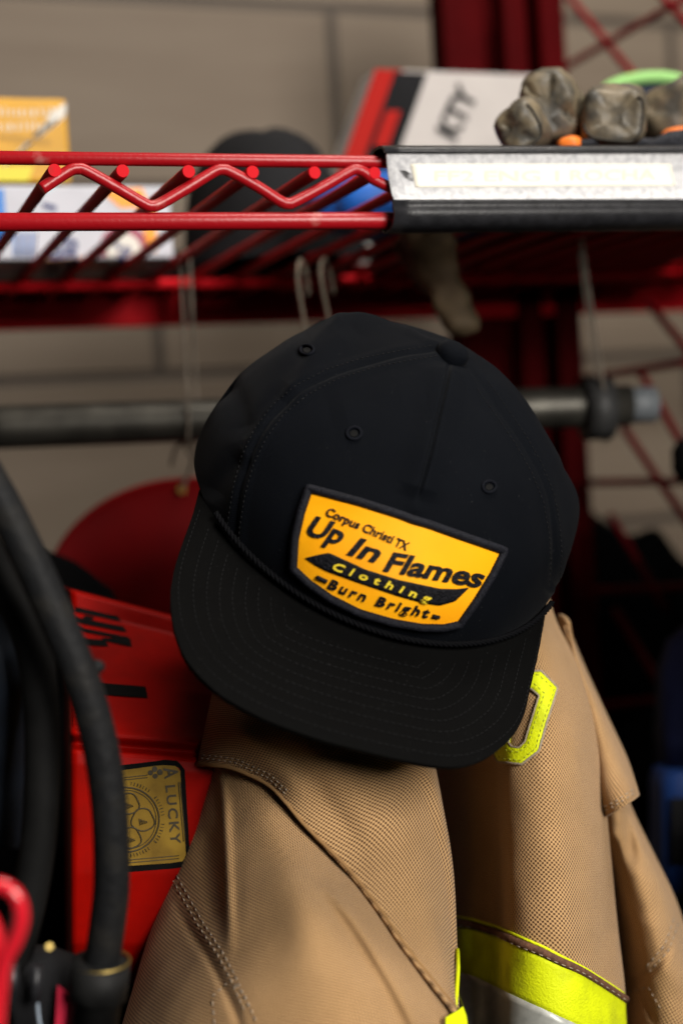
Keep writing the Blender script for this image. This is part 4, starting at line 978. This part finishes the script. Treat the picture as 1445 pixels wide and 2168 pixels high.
brass = mat('aged_brass', (0.30, 0.22, 0.07), 0.4, metal=0.9)
rg = [cpl[0] + 0.0101 * (RGT * math.cos(a) + nrm(np.cross(nrm(cb - ca), RGT)) * math.sin(a)) for a in np.linspace(0, 2 * math.pi, 33)[:-1]]
tube('ring', rg, 0.0005, brass, hs, 6, True)
h2 = thing('black_strap_hose', 'thin black rubber hose bowing outward at the left edge', 'hose', un(60, 2080, 0.52))
hp2 = [(-60, 1110), (-5, 1215), (45, 1300), (75, 1390), (88, 1500), (90, 1620), (84, 1750), (70, 1860), (48, 1960), (20, 2060), (-10, 2160)]
tube('hose', cr([un(x, y, 0.535) for x, y in hp2], 80), 0.0068, mat('black_hose', (0.005, 0.005, 0.005), 0.7, spec=0.08, var=0.3, scale=60), h2, 20)
gar = [[(-120, 1180, .57), (-40, 1205, .556), (20, 1260, .556), (55, 1320, .575)], [(-120, 1300, .565), (-30, 1320, .55), (45, 1345, .556), (84, 1390, .58)], [(-120, 1430, .56), (-30, 1440, .55), (50, 1450, .556), (95, 1470, .58)], [(-120, 1600, .57), (-30, 1600, .56), (40, 1600, .566), (85, 1600, .59)], [(-120, 1800, .58), (-30, 1800, .57), (40, 1800, .576), (85, 1800, .60)]]
ng = thing('navy_jacket', 'dark navy jacket with a white piped edge at the left', 'jacket', un(-20, 1800, 0.57))
ngp = sheet('front', gar, 40, 60, mat('navy_nylon', (0.004, 0.008, 0.016), 0.7, var=0.25, scale=60), ng, nz=(0.002, 0.05), thick=0.002)
tube('piping', [un(x, y, .5505) for x, y in cr([(-30, 1205), (-2, 1246), (14, 1268), (28, 1288), (38, 1302)], 16)], 0.0011, mat('white_piping', (0.6, 0.62, 0.68), 0.6), ng, 8)

crb = thing('carabiner', 'glossy red carabiner ring at the lower left corner', 'carabiner', un(0, 2168, 0.43))
cb_m = mat('red_anodised', (0.50, 0.010, 0.02), 0.22, coat=0.5)
tube('frame', cr([un(x, y, .43) for x, y in [(-8, 2230), (-2, 2130), (10, 2040), (34, 1990), (46, 1945), (38, 1902), (12, 1878), (-24, 1874), (-60, 1900)]], 70), 0.0023, cb_m, crb, 20)
tube('gate', cr([un(x, y, .432) for x, y in [(-60, 1910), (-25, 1940), (-6, 1985), (2, 2050)]], 30), 0.0024, cb_m, crb, 16)

bk_ = thing('strap_buckle', 'black webbing buckle with a pink red tag below the hose', 'buckle', un(110, 2168, 0.53))
V, f = loft([(un(60, 2010, .545), RGT * .008, FWD * .006), (un(70, 2030, .54), RGT * .016, FWD * .008), (un(95, 2080, .535), RGT * .017, FWD * .008), (un(110, 2140, .535), RGT * .015, FWD * .007), (un(115, 2240, .535), RGT * .014, FWD * .006)], 28, 0.5, 0.0008, 80); mk('body', V, f, black_plain, bk_)
tube('slide_bar', [un(28, 2040, .52), un(26, 2120, .52)], 0.0024, black_plastic, bk_, 12); tube('slide_bar', [un(78, 2045, .52), un(74, 2120, .52)], 0.0022, black_plastic, bk_, 12)
V = [un(x, y, .522) for x, y in [(122, 2088), (158, 2114), (150, 2200), (116, 2200)]]; solid(mk('tag', V, face_cam(V, [(0, 1, 2, 3)]), mat('pink_red_tag', (0.42, 0.012, 0.04), 0.6), bk_, False), 0.001)
tube('rivet', [un(105, 2004, .527), un(105, 2004, .523)], 0.0016, brass, bk_, 14)
tube('cord', cr([un(x, y, .52) for x, y in [(80, 2120), (82, 2150), (90, 2200)]], 12), 0.0006, mat('grey_cord', (0.25, 0.3, 0.36), 0.5), bk_, 8)

# ------------------------------------------------------------------ right edge and dark depths
bj = thing('blue_jug', 'blue plastic jug with a dark panel at the right edge', 'jug', un(1440, 1860, 0.95))
bl = mat('blue_plastic', (0.012, 0.045, 0.19), 0.5, var=0.2, scale=20); bn_ = mat('navy_bag', (0.008, 0.012, 0.05), 0.7, var=0.25, scale=30)
V, f = loft([(un(1470, 1880, .96), RGT * .022, FWD * .02), (un(1470, 1870, .96), RGT * .027, FWD * .026), (un(1470, 1800, .96), RGT * .028, FWD * .028), (un(1470, 1660, .96), RGT * .028, FWD * .028), (un(1470, 1632, .96), RGT * .026, FWD * .026), (un(1470, 1622, .96), RGT * .022, FWD * .022)], 32, 0.45); jb = mk('body', V, f, bl, bj)
V, f = loft([(un(1455, 1690, .93), RGT * .011, FWD * .001), (un(1455, 1830, .93), RGT * .011, FWD * .001)], 20, 0.4); mk('panel', V, f, black_plain, bj)
nbg = thing('navy_bag', 'dark navy cloth bag standing on the blue jug', 'bag', un(1450, 1620, 0.97))
V, f = loft([(un(1470, 1620, .97), RGT * .024, FWD * .022), (un(1470, 1560, .97), RGT * .026, FWD * .024), (un(1475, 1420, .97), RGT * .026, FWD * .024), (un(1480, 1360, .97), RGT * .022, FWD * .02), (un(1485, 1325, .97), RGT * .012, FWD * .012)], 28, 0.7, 0.003, 40); mk('body', V, f, bn_, nbg)
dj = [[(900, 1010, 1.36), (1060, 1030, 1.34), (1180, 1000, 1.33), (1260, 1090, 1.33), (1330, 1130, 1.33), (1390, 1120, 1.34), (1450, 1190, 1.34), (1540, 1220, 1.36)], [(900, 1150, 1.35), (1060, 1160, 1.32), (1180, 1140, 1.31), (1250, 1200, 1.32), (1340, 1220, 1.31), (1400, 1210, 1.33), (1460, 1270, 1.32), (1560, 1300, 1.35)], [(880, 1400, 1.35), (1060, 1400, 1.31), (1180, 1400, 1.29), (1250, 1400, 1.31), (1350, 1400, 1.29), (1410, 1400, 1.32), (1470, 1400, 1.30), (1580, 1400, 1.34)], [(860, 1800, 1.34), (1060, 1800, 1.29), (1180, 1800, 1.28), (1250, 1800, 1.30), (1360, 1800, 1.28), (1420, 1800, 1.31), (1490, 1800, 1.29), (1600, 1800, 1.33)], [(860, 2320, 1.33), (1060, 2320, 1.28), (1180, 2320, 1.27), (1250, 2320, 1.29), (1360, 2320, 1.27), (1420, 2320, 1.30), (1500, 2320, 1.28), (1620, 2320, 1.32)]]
bjk = thing('shade_sheet', 'added black sheet standing in for the shade behind the red wire mesh and the tan coat', 'jacket', un(1200, 2320, 1.3))  # added sheet, shade behind the mesh put into its black colour
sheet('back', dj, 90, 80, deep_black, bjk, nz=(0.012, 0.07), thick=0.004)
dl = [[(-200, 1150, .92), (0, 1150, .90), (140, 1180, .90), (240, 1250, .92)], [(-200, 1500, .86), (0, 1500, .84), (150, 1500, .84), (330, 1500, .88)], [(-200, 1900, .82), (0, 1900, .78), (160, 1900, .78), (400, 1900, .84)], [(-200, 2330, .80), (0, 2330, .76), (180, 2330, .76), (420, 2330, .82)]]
bt = thing('dark_backdrop', 'added black trousers hanging in shadow behind the hoses', 'backdrop', un(60, 2330, 0.8))  # added sheet that keeps the gap behind the hoses dark
sheet('dark_panel', dl, 40, 50, deep_black, bt, nz=(0.006, 0.1), thick=0.004)
tk = lump('black_pouch', 'small black pouch at the right edge below the pipe end', 'pouch', un(1462, 975, 1.0), 0.012, 0.012, 0.016, black_plain, seed=5)

# unseen coat shape added beyond the right edge to shade this side
def cpt_(x, up, d): return C + RGT * x + UP * up + FWD * d
nc = thing('shade_blocker', 'unseen black coat shape added right of the blue jug to block light', 'coat', cpt_(0.46, -0.6, 0.85))
sec = []
for up, rx_, ry_ in [(0.118, 0.06, 0.03), (0.105, 0.14, 0.06), (0.05, 0.19, 0.09), (-0.12, 0.20, 0.11), (-0.25, 0.205, 0.12), (-0.40, 0.21, 0.13), (-0.60, 0.215, 0.13)]:
    sec.append((cpt_(0.455 - (0.01 if up < -.2 else 0), up, 0.82), RGT * rx_, FWD * ry_))
c6 = cr([np.concatenate(q) for q in sec], 60); V, f = loft([(c[:3], c[3:6], c[6:]) for c in c6], 120, 0.85, 0.012, 14); mk('body', V, f, black_plain, nc)
